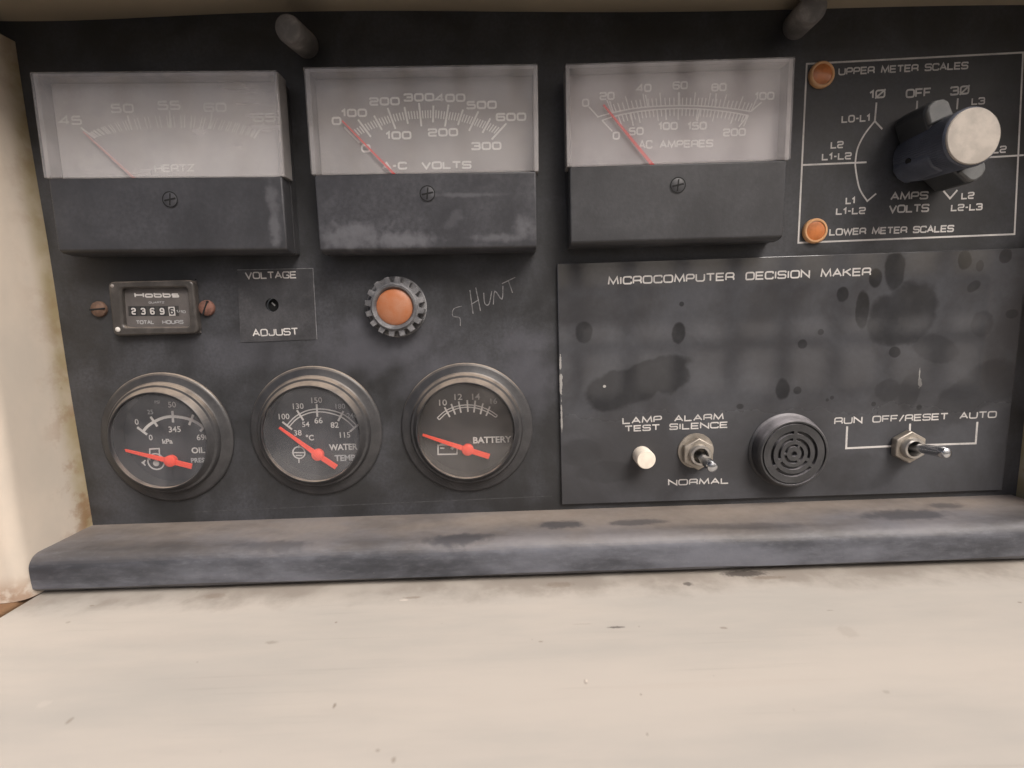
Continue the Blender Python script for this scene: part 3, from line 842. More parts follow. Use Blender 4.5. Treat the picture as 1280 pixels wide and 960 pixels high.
# ------------------------------------------------------------------ large analog meters
def meter(corners, skirt_mat, film_mat, label, draw, screw_px, dial_mat):
    """corners: cover top-left, top-right, skirt bottom-right, bottom-left and window bottom (left, right), photo px at the front face"""
    FH = 15.0
    P = [at(*c, FH) for c in corners]
    x0 = (P[0][0] + P[3][0]) / 2; x1 = (P[1][0] + P[2][0]) / 2
    zt = (P[0][1] + P[1][1]) / 2; zb = (P[2][1] + P[3][1]) / 2
    zw = (P[4][1] + P[5][1]) / 2
    cx, cz = (x0 + x1) / 2, (zt + zb) / 2
    ang = math.atan2(P[1][1] - P[0][1], P[1][0] - P[0][0]) * .6 + math.atan2(P[2][1] - P[3][1], P[2][0] - P[3][0]) * .4
    root = thing('analog_meter', label, 'meter', xz=(cx, cz), group='analog meters along the top of the panel', rot=-ang)
    W, T, B, Z = (x1 - x0) / 2, zt - cz, zb - cz, zw - cz
    # case behind
    MB().box(-W + 1.2, W - 1.2, B + .6, T - 1.0, -1.0, 5.5).build('case', M['meter_case'], root, bevel=.6)
    # black skirt: slanted block with chamfered lower edge
    sec = [(B + .8, 5.4), (B + .2, 7), (B + .9, FH - 3), (B + 2.0, FH - 1.0), (Z - .1, FH - .7), (Z - .1, 5.4)]
    mb = MB()
    n = len(sec)
    vs = [(x, v, h) for x in (-W + 1.3, W - 1.3) for v, h in sec]
    fs = [(k, (k + 1) % n, n + (k + 1) % n, n + k) for k in range(n)] + [tuple(range(n)), tuple(range(n, 2 * n))[::-1]]
    mb.add(vs, fs)
    mb.build('skirt', skirt_mat, root, bevel=.7, seg=3)
    # dial plate
    DH = 7.5
    dp = MB().box(-W + 2.15, W - 2.15, Z - 3, T - 1.65, 5.55, DH).build('dial_plate', M[dial_mat], root, bevel=.3)
    # frame strips of the case seen through the clear cover
    # clear cover: front slab and four thin walls
    c = MB()
    c.box(-W, W, Z - .2, T, FH - 1.4, FH)
    cv = c.build('cover', film_mat, root, bevel=.4)
    cv.data.materials.append(M['clear'])
    for p in cv.data.polygons:
        p.material_index = 0 if p.normal.y < -.9 else 1
    c = MB()
    c.box(-W + .15, -W + 2.1, Z, T - .15, 5.6, FH - 1.45).box(W - 2.1, W - .15, Z, T - .15, 5.6, FH - 1.45).box(-W + 2.15, W - 2.15, T - 1.6, T - .15, 5.6, FH - 1.45)
    c.build('cover_side', M['cover_edge'], root, bevel=.2)
    # zero adjusting screw
    def toloc(px, py, h):
        x, z = at(px, py, h)
        dx, dz = x - cx, z - cz
        return dx * math.cos(ang) + dz * math.sin(ang), -dx * math.sin(ang) + dz * math.cos(ang)
    sx, sz = toloc(*screw_px, FH)
    scr = MB().lathe([(3.3, FH - 1.6), (3.3, FH - .68), (2.9, FH - .5)], 32, (sx, sz)).build('zero_screw', skirt_mat, root)
    s2 = flat()
    s2.ribbon([(sx - 2.6, sz - .5), (sx + 2.6, sz + .5)], .38, FH - .44)
    s2.ribbon([(sx - .3, sz - 2.6), (sx + .3, sz + 2.6)], .3, FH - .43)
    s2.ribbon(circle((sx, sz), 3.3), .2, FH - .46, True)
    s2.build('slot', M['black_hole'], scr)
    draw(root, dp, DH, toloc)
    return root

M['cover_edge'] = paint('cover_side_grey', (0.27, 0.255, 0.25), 0.35, 0.15, 80)
t = NT('clear_acrylic')
tr = t.n('ShaderNodeBsdfTransparent'); df = t.n('ShaderNodeBsdfPrincipled'); mx = t.n('ShaderNodeMixShader')
df.inputs['Base Color'].default_value = (.25, .24, .24, 1); df.inputs['Roughness'].default_value = .25
mx.inputs[0].default_value = .06
t.l(tr.outputs[0], mx.inputs[1]); t.l(df.outputs[0], mx.inputs[2])
M['clear'] = t.done(mx)

def between(a, b, n):
    return [(a[0] + (b[0] - a[0]) * k / n, a[1] + (b[1] - a[1]) * k / n) for k in range(1, n)]

def dial_words(words, L, dp, h, mat, cap_default, wk, name='numeral', bold=None):
    for s, x, y, *r in words:
        cap = r[0] if r else cap_default
        mb = flat()
        centred(mb, s, L(x, y), cap, h, wk, half=bold)
        mb.build(name, mat, dp)

def draw_volt(root, dp, DH, toloc):
    L = lambda x, y: toloc(370 + x / 4, 80 + y / 4, DH)
    longs = [((240, 315), (318, 395)), ((310, 278), (375, 365)), ((390, 258), (430, 330)), ((458, 220), (498, 325)), ((542, 215), (560, 300)), ((615, 195), (627, 312)), ((687, 208), (685, 292)),
             ((763, 203), (745, 313)), ((835, 228), (810, 305)), ((912, 237), (865, 335)), ((972, 272), (932, 345)), ((1052, 297), (978, 378))]
    mb = flat()
    for a_, b_ in longs:
        mb.ribbon([L(*a_), L(*b_)], .42, DH + .08)
    mb.build('scale_mark', M['mark_white'], dp)
    mb = flat()
    for (a0, b0), (a1, b1) in zip(longs[:-1], longs[1:]):
        def mid(a_, b_):
            # band of the short strokes
            l = math.dist(a_, b_); cxm, cym = (a_[0] + b_[0]) / 2, (a_[1] + b_[1]) / 2
            dx, dy = (b_[0] - a_[0]) / l, (b_[1] - a_[1]) / l
            return (cxm - dx * 20, cym - dy * 20), (cxm + dx * 20, cym + dy * 20)
        (p0, q0), (p1, q1) = mid(a0, b0), mid(a1, b1)
        for u, v in zip(between(p0, p1, 5), between(q0, q1, 5)):
            mb.ribbon([L(*u), L(*v)], .26, DH + .08)
    mb.build('fine_scale', M['mark_white'], dp)
    dial_words([('0', 203, 285), ('100', 290, 245), ('200', 443, 187), ('300', 615, 167), ('400', 770, 170), ('500', 928, 205), ('600', 1075, 265), ('0', 350, 422), ('100', 512, 357), ('200', 735, 342), ('300', 952, 410)],
               L, dp, DH + .1, M['mark_white'], 3.6, 1.1, bold=.43)
    mb = flat(); write(mb, 'A-C', L(430, 530), L(556, 528), 3.5, DH + .1, .42); write(mb, 'VOLTS', L(627, 528), L(878, 524), 3.5, DH + .1, .42)
    mb.build('lettering', M['mark_white'], dp, label='white lettering reading A-C VOLTS')
    needle_line(root, L(236, 290), L(463, 522), L(500, 560), DH, .42)

def needle_line(root, tip, low, piv, DH, half, mat='needle_pink'):
    mb = MB()
    dx, dy = low[0] - tip[0], low[1] - tip[1]
    l = math.hypot(dx, dy); nx_, ny_ = -dy / l, dx / l
    mb.prism([(tip[0] - nx_ * half * .7, tip[1] - ny_ * half * .6), (tip[0] + nx_ * half * .7, tip[1] + ny_ * half * .6), (piv[0] + nx_ * half * 1.3, piv[1] + ny_ * half * 1.3), (piv[0] - nx_ * half * 1.3, piv[1] - ny_ * half * 1.3)], DH + 1.2, DH + 1.6)
    mb.build('needle', M[mat], root)

def draw_hertz(root, dp, DH, toloc):
    L = lambda x, y: toloc(40 + x / 4, 80 + y / 4, DH)
    upc = spline([L(*p) for p in [(285, 345), (345, 318), (480, 278), (690, 255), (900, 268), (1040, 300), (1135, 335)]], 12)
    loc_ = spline([L(*p) for p in [(320, 368), (380, 350), (500, 330), (700, 318), (880, 325), (1020, 345), (1115, 370)]], 12)
    mb = flat()
    n = 51
    for k in range(n):
        i = k / (n - 1) * (len(upc) - 1)
        a_, b_ = upc[round(i)], loc_[round(i)]
        mb.ribbon([a_, b_], .2, DH + .08)
    mb.build('fine_scale', M['mark_faint'], dp)
    mb = flat()
    for a_, b_ in [((245, 318), (315, 372)), ((478, 258), (500, 330)), ((688, 232), (692, 318)), ((900, 243), (890, 325)), ((1160, 298), (1110, 372))]:
        mb.ribbon([L(*a_), L(*b_)], .34, DH + .1)
    mb.build('scale_mark', M['mark_faint'], dp)
    dial_words([('45', 192, 282), ('50', 452, 222), ('55', 685, 207), ('60', 915, 217), ('65', 1162, 268)], L, dp, DH + .1, M['mark_faint'], 4.0, 1.15, bold=.42)
    mb = flat(); write(mb, 'HERTZ', L(615, 542), L(815, 538), 3.4, DH + .1, .33)
    mb.build('lettering', M['mark_faint'], dp, label='white lettering reading HERTZ')
    needle_line(root, L(270, 345), L(505, 562), L(540, 592), DH, .42, 'needle_washed')

def draw_amp(root, dp, DH, toloc):
    L = lambda x, y: toloc(700 + x / 4.129, 60 + y / 4.129, DH)
    ua = [(190, 357), (290, 330), (400, 310), (500, 301), (610, 298), (710, 299), (800, 305), (900, 315), (985, 328)]
    la = [(215, 374), (300, 348), (400, 329), (500, 318), (610, 313), (710, 315), (800, 322), (900, 335), (972, 349)]
    U, Lo = spline([L(*p) for p in ua], 10), spline([L(*p) for p in la], 10)
    mb = flat(); mb.ribbon(U, .28, DH + .08); mb.ribbon(Lo, .28, DH + .08)
    mb.build('scale_arc', M['mark_white'], dp)
    cx0, cz0 = L(600, 1180)
    def ray(p, k):
        return (p[0] + (p[0] - cx0) * k, p[1] + (p[1] - cz0) * k)
    mb = flat()
    N = 40
    for k in range(4, N + 1):
        i = round(k / N * (len(U) - 1))
        mb.ribbon([U[i], ray(U[i], .045 if k % 4 else .075)], .25, DH + .1)
        j = round(k / N * (len(Lo) - 1))
        mb.ribbon([Lo[j], ray(Lo[j], -.042 if k % 5 else -.065)], .25, DH + .1)
    mb.build('fine_scale', M['mark_white'], dp)
    mb = flat()
    for a_, b_ in [((195, 355), (148, 303)), ((275, 333), (256, 275)), ((452, 303), (441, 242)), ((617, 298), (615, 228)), ((800, 304), (806, 235)), ((985, 327), (1040, 280)), ((218, 376), (270, 430)), ((365, 337), (378, 402)),
                   ((545, 316), (548, 372)), ((722, 316), (708, 378)), ((968, 350), (922, 408))]:
        mb.ribbon([L(*a_), L(*b_)], .32, DH + .12)
    mb.build('scale_mark', M['mark_white'], dp)
    dial_words([('0', 132, 283), ('20', 243, 248), ('40', 432, 207), ('60', 620, 193), ('80', 820, 203), ('100', 1055, 248), ('0', 290, 453), ('50', 393, 430), ('100', 557, 403), ('150', 707, 402), ('200', 900, 435)],
               L, dp, DH + .1, M['mark_white'], 3.5, .85, bold=.37)
    mb = flat(); write(mb, 'AC', L(405, 522), L(477, 520), 3.8, DH + .1, .35); write(mb, 'AMPERES', L(512, 518), L(790, 512), 3.4, DH + .1, .35)
    mb.build('lettering', M['mark_white'], dp, label='white lettering reading AC AMPERES')
    needle_line(root, L(222, 300), L(465, 598), L(490, 630), DH, .6)

meter([(40, 89.3), (346, 87.5), (361.5, 316), (64, 319), (58.5, 222.5), (357, 219)], M['meter_skirt_edge'], M['film_heavy'], 'black square meter with the most clouded window, marked HERTZ, nearest the left wall', draw_hertz, (211.5, 249), 'dial_hazed')
meter([(377.2, 84.3), (671.3, 78.7), (676, 313.6), (396.7, 317), (389.6, 217), (674.9, 213.7)], M['meter_skirt_worn'], M['film_mid'], 'black square meter marked A-C VOLTS, with whitish scuffs along its lower edge', draw_volt, (534, 241.5), 'dial_hazed_thin')
meter([(706.6, 79.7), (995.4, 69.8), (983, 301), (710, 308), (707.6, 208), (991, 198.5)], M['meter_skirt'], M['film_ammeter'], 'black square meter marked AC AMPERES, beside the selector legend', draw_amp, (848, 231), 'dial_greyed')

# ------------------------------------------------------------------ round gauges
def gauge(px, label, glass, draw):
    root = thing('round_gauge', label, 'gauge', px, group='round gauges along the bottom of the panel')
    MB().lathe([(25.8, .05), (33.4, .02), (33.5, .9), (33.1, 1.5), (32.2, 1.9), (29.0, 2.3), (28.4, 2.8), (28.2, 4.2), (27.6, 5.0), (26.6, 5.3), (25.6, 6.6), (25.0, 7.6), (24.6, 8.0), (24.2, 8.0), (24.0, 7.4), (24.2, 5.5), (25.3, 5.2)],
               96, closed=True).build('bezel', M['gauge_black'], root)
    MB().lathe([(24.1, 5.4), (24.15, -2.7), (25.2, -2.7), (25.2, 5.1)], 72, closed=True).build('cup', M['cup_black'], root)
    d = MB().lathe([(24.6, -3.4), (24.6, -2.2)], 64, smooth=False).build('dial_face', M['dial_black'], root)
    MB().lathe([(23.92, 6.6), (23.92, 7.1)], 64).build('glass', glass, root)
    draw(root, d)
    return root

DH = -2.2
def gauge_needle(root, tip, piv, end, r=2.7):
    mb = MB()
    dx, dy = end[0] - tip[0], end[1] - tip[1]
    l = math.hypot(dx, dy); nx_, ny_ = -dy / l, dx / l
    def o(p, k): return (p[0] + nx_ * k, p[1] + ny_ * k)
    mb.prism([o(tip, -.6), o(tip, .6), o(piv, 1.35), o(end, 1.4), o(end, -1.4), o(piv, -1.35)], DH + 1.4, DH + 2.0)
    nd = mb.build('needle', M['needle_red'], root, bevel=.1)
    MB().lathe([(r * 1.1, DH + .2), (r * 1.1, DH + 2.4), (r * .8, DH + 2.9), (0.0001, DH + 3.0)], 32, piv).build('needle_hub', M['needle_red'], nd)

def strokes(dp, lst, L, half, name, h=DH + .06, mat='print_white', smooth=False):
    mb = flat()
    for q, pl in enumerate(lst):
        pts = [L(*p) for p in pl]
        if smooth: pts = spline(pts)
        mb.ribbon(pts, half, h + .006 * q)
    return mb.build(name, M[mat], dp)

def words(dp, lst, L, cap, wk, name='numeral', bold=None, mat='print_white'):
    for s, x, y, *r in lst:
        mb = flat()
        typeset(mb, s, L(x, y), (r[0] if r else cap) * 1.05, DH + .1, (r[1] if len(r) > 1 else wk) * 1.22, .012 if name == 'numeral' else .03)
        mb.build(name, M[r[2] if len(r) > 2 else mat], dp)

def draw_oil(root, dp):
    L = lambda x, y: loc(root, 120 + x / 5.647, 460 + y / 5.647, DH)
    strokes(dp, [[(335, 445), (372, 405), (425, 372), (480, 350), (540, 342), (600, 348), (660, 362), (715, 388), (765, 425)]], L, .72, 'scale_arc', smooth=True)
    strokes(dp, [[(292, 418), (362, 470)], [(386, 343), (434, 412)], [(540, 303), (545, 384)], [(687, 330), (658, 402)], [(800, 385), (735, 446)]], L, .6, 'scale_mark', DH + .09)
    words(dp, [('0', 288, 380), ('25', 383, 310, 2.2, .8, 'print_grey'), ('50', 537, 258, 2.7, .85), ('75', 712, 292, 2.4, .85, 'print_grey'), ('345', 556, 432, 2.8, .85), ('0', 387, 490), ('690', 755, 488, 2.8, .85)], L, 2.7, .85, bold=.34)
    words(dp, [('kPa', 505, 517, 2.3, .9), ('OIL', 722, 580, 2.8, .85), ('PRESS', 730, 650, 2.2, .85, 'print_grey'), ('PSI', 432, 240, 1.4, .9, 'print_grey')], L, 2.5, .85, 'lettering', bold=.34)
    strokes(dp, [[(380, 650), (380, 572), (447, 568), (450, 640)], [(345, 668), (322, 668)], [(350, 650), (330, 668), (350, 688)]], L, .36, 'symbol', DH + .08)
    mb = flat(); mb.ribbon(circle(L(425, 660), 4.2, 36), .38, DH + .1, True); mb.build('symbol', M['print_white'], dp)
    mb = MB().lathe([(1.6, DH + .02), (1.6, DH + .1)], 24, L(425, 672)); mb.build('symbol', M['print_white'], dp)
    gauge_needle(root, L(205, 570), L(540, 650), L(692, 688))

def draw_water(root, dp):
    L = lambda x, y: loc(root, 310 + x / 5.647, 455 + y / 5.647, DH)
    strokes(dp, [[(278, 430), (318, 385), (360, 355), (420, 328), (487, 318), (560, 322), (650, 345), (710, 380), (765, 432)], [(292, 442), (330, 400), (372, 370), (430, 346), (490, 338), (555, 342), (642, 366), (700, 402), (745, 446)]], L, .3, 'scale_arc', smooth=True)
    strokes(dp, [[(243, 408), (312, 462)], [(346, 326), (392, 398)], [(485, 283), (490, 372)], [(674, 332), (637, 402)], [(778, 428), (720, 477)]], L, .48, 'scale_mark', DH + .09)
    words(dp, [('100', 255, 370), ('130', 355, 297), ('150', 485, 255), ('180', 652, 298, 2.4, .85, 'print_grey'), ('240', 735, 362, 2.4, .85, 'print_grey'), ('38', 352, 485), ('54', 408, 425, 2.5), ('66', 498, 398, 2.8), ('82', 612, 430), ('115', 685, 500)], L, 2.7, .85, bold=.3)
    words(dp, [('°C', 437, 520, 2.6, .8), ('WATER', 673, 585, 2.9, .78), ('TEMP', 685, 662, 2.9, .82, 'print_grey')], L, 2.8, .8, 'lettering', bold=.4)
    mb = flat(); mb.ribbon(circle(L(360, 625), 3.1, 36), .34, DH + .1, True); mb.build('symbol', M['print_white'], dp)
    strokes(dp, [[(360, 572), (358, 592)], [(360, 668), (361, 698)], [(325, 625), (398, 625)], [(338, 645), (384, 645)]], L, .32, 'symbol', DH + .12)
    gauge_needle(root, L(232, 443), L(500, 635), L(632, 722))

def draw_batt(root, dp):
    L = lambda x, y: loc(root, 495 + x / 5.647, 450 + y / 5.647, DH)
    strokes(dp, [[(292, 408), (340, 365), (392, 338), (450, 322), (505, 317), (560, 321), (612, 335), (665, 358), (717, 392)], [(306, 422), (350, 380), (400, 354), (452, 338), (505, 333), (556, 337), (604, 350), (655, 373), (704, 404)], [(292, 408), (306, 422)], [(717, 392), (704, 404)]], L, .25, 'scale_arc', smooth=True)
    strokes(dp, [[(343, 333), (380, 402)], [(390, 310), (419, 384)], [(442, 293), (459, 372)], [(503, 283), (508, 366)], [(560, 286), (550, 370)], [(614, 306), (596, 382)], [(663, 328), (636, 394)]], L, .4, 'scale_mark', DH + .09)
    words(dp, [('10', 332, 300), ('12', 440, 260), ('14', 565, 258), ('16', 690, 290, 2.6, .9, 'print_grey')], L, 2.9, .95, bold=.28)
    words(dp, [('BATTERY', 680, 562, 3.0, .86)], L, 2.9, .8, 'lettering', bold=.42)
    strokes(dp, [[(297, 600), (432, 600), (430, 664), (297, 666), (297, 596)], [(312, 622), (342, 622)], [(385, 622), (410, 622)], [(398, 612), (398, 634)], [(310, 596), (345, 590)], [(380, 590), (415, 590)]], L, .36, 'symbol', DH + .08)
    gauge_needle(root, L(192, 522), L(508, 628), L(660, 675))

gauge(OIL, 'round black gauge marked OIL PRESS, brown dust on its bezel, nearest the left wall', M['gauge_glass'], draw_oil)
gauge(WATER, 'round black gauge marked WATER TEMP with its red needle at the low end', M['gauge_glass'], draw_water)
gauge(BATT, 'round black gauge marked BATTERY, with a small battery symbol on the dial', M['gauge_glass_oily'], draw_batt)

# ------------------------------------------------------------------ hour meter
hm = thing('hour_meter', 'small rectangular hour counter in a black frame between two slotted screws', 'hour meter', (194.5, 384.5))
HQ = lambda x, y, h: loc(hm, 120 + x / 7.11, 330 + y / 7.11, h)
def rect_ring(mb, o, i, h0, h1):
    mb.ring(o, i, h0, h1)
ou = [HQ(x, y, 2) for x, y in ((175, 640), (922, 618), (878, 142), (122, 160))]
inn = [HQ(x, y, 2) for x, y in ((262, 560), (850, 556), (826, 208), (238, 216))]
mb = MB(); mb.ring(rounded(ou, 3, True, 5), rounded(inn, 2, True, 5), -1, 3.6)
mb.build('frame', M['hour_case'], hm, bevel=1.1, seg=3)
mb = MB(); mb.prism([(x * .985, y * .985) for x, y in ou], -2, 1.0)
fc = mb.build('face', M['hour_face'], hm)
def hw(s, a_, b_, cap, half, lab, mat='print_white'):
    m = flat(); write(m, s, HQ(*a_, 1), HQ(*b_, 1), cap, 1.12, half)
    m.build('lettering', M[mat], fc, label=lab)
hw('Hobbs', (345, 300), (742, 298), 2.6, .34, 'bold white maker name on the hour meter face')
hw('QUARTZ', (470, 352), (610, 350), 1.0, .13, 'small white lettering reading QUARTZ', 'print_grey')
hw('TOTAL', (360, 535), (520, 534), 1.9, .2, 'grey lettering reading TOTAL', 'print_grey')
hw('HOURS', (592, 534), (780, 532), 1.9, .2, 'grey lettering reading HOURS', 'print_grey')
mb = flat(); mb.add([(*HQ(x, y, 1), 1.06) for x, y in ((290, 462), (740, 462), (736, 372), (286, 374))], [(0, 1, 2, 3)])
mb.build('counter_window', paint('counter_window_black', (.04, .038, .036), .5, .2), fc)
WH = paint('white_wheel', (.5, .48, .46), .6, .08)
for d_, x in zip('23696', (338, 423, 503, 590, 675)):
    c_ = HQ(x, 420, 1)
    white = x == 675
    wl = MB().box(c_[0] - 1.55, c_[0] + 1.55, c_[1] - 2.2, c_[1] + 2.2, .9, 1.16).build('digit_wheel', WH if white else M['dial_black'], hm, bevel=.1)
    m = flat(); centred(m, d_, c_, 3.3, 1.22, .55, half=.33); m.build('numeral', M['dial_black'] if white else M['print_white'], wl)
m = flat(); write(m, '1/10', HQ(715, 432, 1), HQ(800, 438, 1), 1.3, 1.15, .16); m.build('lettering', M['print_grey'], fc, label='small white fraction reading 1/10')
MB().lathe([(1.3, 3.0), (1.2, 3.8), (.6, 4.2), (.0001, 4.3)], 20, HQ(203, 582, 3)).build('rivet', paint('bright_rivet', (.6, .57, .53), .35, .1), hm)
MB().lathe([(1.0, 3.0), (.9, 3.7), (.5, 4.0), (.0001, 4.1)], 20, HQ(152, 196, 3)).build('rivet', paint('dull_rivet', (.3, .27, .25), .4, .1), hm)
# dark cut-out showing beside the frame
m = flat(); m.ribbon([HQ(x, y, 0) for x, y in ((885, 132), (905, 430), (932, 622))], .35, .04); m.build('gap', M['black_hole'], hm)

def slotted_screw(px, r, mat, ang, label):
    t_ = thing('slotted_screw', label, 'screw', px, group='slotted screws beside the hour meter')
    pr = [(r * .98, -1.0), (r, .4), (r * .93, 1.3), (r * .6, 1.9), (.0001, 2.1)]
    MB().lathe(pr, 40).build('head', mat, t_)
    m_ = MB()
    ca, sa = math.cos(rad(ang)), math.sin(rad(ang))
    q = lambda x, y: (x * ca - y * sa, x * sa + y * ca)
    m_.prism([q(-r * .93, -.38), q(r * .93, -.38), q(r * .93, .38), q(-r * .93, .38)], 1.25, 2.16)
    m_.build('slot', M['black_hole'], t_)
slotted_screw((125, 386.5), 3.9, M['screw_dull'], 4, 'dull brown slotted screw left of the hour counter')
slotted_screw((259.3, 385), 3.9, M['screw_rust'], 65, 'reddish rusty slotted screw right of the hour counter')

# ------------------------------------------------------------------ voltage adjust label
lp = thing('label_plate', 'small black VOLTAGE ADJUST label with a round access hole', 'label', (346, 380))
q = [loc(lp, *p, 0) for p in ((301, 428), (396.5, 424), (391.5, 335.5), (297, 337.5))]
mb = MB(); hc = loc(lp, *HOLE, 0)
N = 48
ang_pts = []
def edge_pt(a_):
    best = None
    for i in range(4):
        (x1_, y1_), (x2_, y2_) = q[i], q[(i + 1) % 4]
        dx, dy = math.cos(a_), math.sin(a_)
        ex, ey = x2_ - x1_, y2_ - y1_
        den = dx * ey - dy * ex
        if abs(den) < 1e-9: continue
        t_ = ((x1_ - hc[0]) * ey - (y1_ - hc[1]) * ex) / den
        u_ = ((x1_ - hc[0]) * dy - (y1_ - hc[1]) * dx) / den
        if t_ > 0 and -1e-6 <= u_ <= 1 + 1e-6 and (best is None or t_ < best): best = t_
    return (hc[0] + math.cos(a_) * best, hc[1] + math.sin(a_) * best)
angs = sorted([2 * math.pi * k / N for k in range(N)] + [math.atan2(y - hc[1], x - hc[0]) % (2 * math.pi) for x, y in q])
mb.ring([edge_pt(a_) for a_ in angs], [(hc[0] + 3.3 * math.cos(a_), hc[1] + 3.3 * math.sin(a_)) for a_ in angs], 0.005, .3)
mb.build('plate', M['label'], lp)
m = flat(); m.ribbon([q[3], q[2], q[1]], .14, .33); m.build('edge_line', paint('worn_edge', (.2, .2, .205), .6, .3, 400), lp)
legend(lp, 'VOLTAGE', (306.7, 349), (371, 347.9), 8.6, .3, half=.3)
legend(lp, 'ADJUST', (316, 420.7), (373.3, 418.7), 9, .3, half=.3)
ad = MB().lathe([(3.2, -6), (3.2, -2.6), (2.9, -2.4)], 32, hc).build('adjuster', M['black_hole'], lp)
m = flat(); m.ribbon([(hc[0] - 1.2, hc[1] + 1.3), (hc[0] + .3, hc[1] - .3)], .35, -2.3); m.build('slot', M['print_grey'], ad)

# ------------------------------------------------------------------ amber lamps
il = thing('indicator_lamp', 'amber lamp in a grey knurled ring, right of the VOLTAGE ADJUST label', 'lamp', (496.5, 383.8))
teeth = 16
def gearpts(ro, ri, n=teeth):
    out = []
    for k in range(n):
        a0 = 2 * math.pi * (k + .15) / n
        st = 2 * math.pi / n
        for f, r in ((0, ri), (.10, ri), (.20, ro), (.62, ro), (.72, ri), (.86, ri)):
            out.append((r * math.cos(a0 + f * st), r * math.sin(a0 + f * st)))
    return out
go = gearpts(14.4, 11.7)
ci = [(10.4 * x / math.hypot(x, y), 10.4 * y / math.hypot(x, y)) for x, y in go]
mb = MB(); mb.ring(go, ci, .3, 6.2)
mb.build('knurled_ring', M['knurl'], il, bevel=.5)
MB().lathe([(14.6, .02), (14.8, .8), (14.2, 1.3), (12, 1.4)], 64).build('base_ring', M['knurl'], il)
MB().lathe([(11.2, 1), (11.2, 6.6), (10.6, 7.3), (9.6, 7.0), (8.9, 6.0), (8.7, 4.5)], 64).build('inner_rim', M['knurl'], il)
MB().lathe([(8.75, 4.2), (8.7, 5.6), (7.5, 6.2), (5, 6.8), (2.5, 7.1), (.0001, 7.2)], 48).build('lens', M['amber_dusty'], il)

def pilot(px, label):
    t_ = thing('pilot_lamp', label, 'lamp', px, group='small amber lamps on the selector legend')
    MB().lathe([(5.8, -.5), (5.8, 1.4), (5.3, 2.0), (4.6, 2.0), (4.4, 1.5)], 48).build('rim', M['amber_rim'], t_)
    MB().lathe([(4.45, 1.0), (4.4, 1.6), (3.2, 1.9), (.0001, 2.1)], 40).build('lens', M['amber'], t_)
pilot((1025.6, 94.6), 'small round amber lamp beside the words UPPER METER SCALES')
pilot((1017.4, 289), 'small round amber lamp beside the words LOWER METER SCALES')

# ------------------------------------------------------------------ selector knob
kn = thing('selector_knob', 'dark winged selector knob with a cream disc on its face', 'knob', xz=(194.4, 66.3))
prof = [(9.2, -.2), (10.4, 1.0), (10.8, 4), (11.0, 9), (11.3, 20), (11.8, 28), (12.0, 30), (11.6, 30.6)]
MB().lathe(prof, 288, mod=lambda a_, r, h: 1 + (.011 * math.cos(72 * a_) if 3 < h < 29 else 0)).build('body', M['knob'], kn)
for an, r_, wd in ((112, 20.5, 5.8), (-41, 20.8, 5.6), (228, 12.4, 6.5)):
    ca, sa = math.cos(rad(an)), math.sin(rad(an))
    f = lambda x, y: (x * ca - y * sa, x * sa + y * ca)
    pts = [(0, -wd * .95), (r_ - 3, -wd * .9), (r_ - .8, -wd * .62), (r_, 0), (r_ - .8, wd * .62), (r_ - 3, wd * .9), (0, wd * .95)]
    top = 18.5 if r_ > 15 else 22
    MB().prism([f(*p) for p in pts], 1.5, top).build('wing', M['knob_wing'] if r_ > 15 else M['knob'], kn, bevel=1.0)
    if r_ > 15:
        tp = [(11.5, -wd * .9), (r_ - 3, -wd * .82), (r_ - 1.2, -wd * .55), (r_ - .4, 0), (r_ - 1.2, wd * .55), (r_ - 3, wd * .82), (11.5, wd * .9)]
        MB().prism([f(*p) for p in tp], top - .5, top + 1.6).build('wing_tip', M['knob_tip'], kn, bevel=.7, label='worn grey tip of the wing')
MB().lathe([(11.2, 30.2), (11.25, 31.0), (10.9, 31.4), (.0001, 31.5)], 96).build('cap', M['cream_cap'], kn, label='smooth cream disc')
# set screw hole in the side
sa_ = rad(200)
hx, hy = 11.0 * math.cos(sa_), 11.0 * math.sin(sa_)
MB().tube([(hx * .8, hy * .8, 11), (hx * 1.055, hy * 1.055, 11)], [1.5, 1.5], 20).build('set_screw_hole', M['black_hole'], kn)

# ------------------------------------------------------------------ module plate
mc = [at(696.5, 329, MOD_H), at(1281, 310.5, MOD_H), at(1251.5, 613.5, MOD_H), at(702, 630.5, MOD_H)]
mx0, mx1 = (mc[0][0] + mc[3][0]) / 2, 252.5
mz0, mz1 = (mc[2][1] + mc[3][1]) / 2, (mc[0][1] + mc[1][1]) / 2
module = MB().box(mx0, mx1, mz0, mz1, -.5, MOD_H).build('module_plate', M['module'], bevel=.35)
module['x0'] = 0.0; module['z0'] = 0.0
tag(module, 'flat black module plate lettered MICROCOMPUTER DECISION MAKER, spotted with dark stains', 'plate')
for s, a_, b_, c_ in [('MICROCOMPUTER', (759.7, 356.4), (917.9, 350.6), 10), ('DECISION', (931.6, 350.4), (1012.2, 347.3), 10), ('MAKER', (1025.3, 346.8), (1088.5, 344.6), 10), ('LAMP', (778, 530.3), (827.5, 527.6), 8.6),
                      ('TEST', (780.6, 539.9), (825, 537.8), 8.2), ('ALARM', (842.5, 527.2), (904.6, 524.6), 8.4), ('SILENCE', (836.6, 537.5), (909.8, 534.8), 8.4), ('NORMAL', (835, 607.2), (910.8, 604.6), 8.4),
                      ('RUN', (1042.5, 530.7), (1077.8, 529), 9.2), ('OFF/RESET', (1090, 528.4), (1185, 524.6), 9), ('AUTO', (1198.9, 523.9), (1245.5, 522.2), 9)]:
    legend(module, s, a_, b_, c_, MOD_H, half=.36 if c_ > 9.5 else .32)
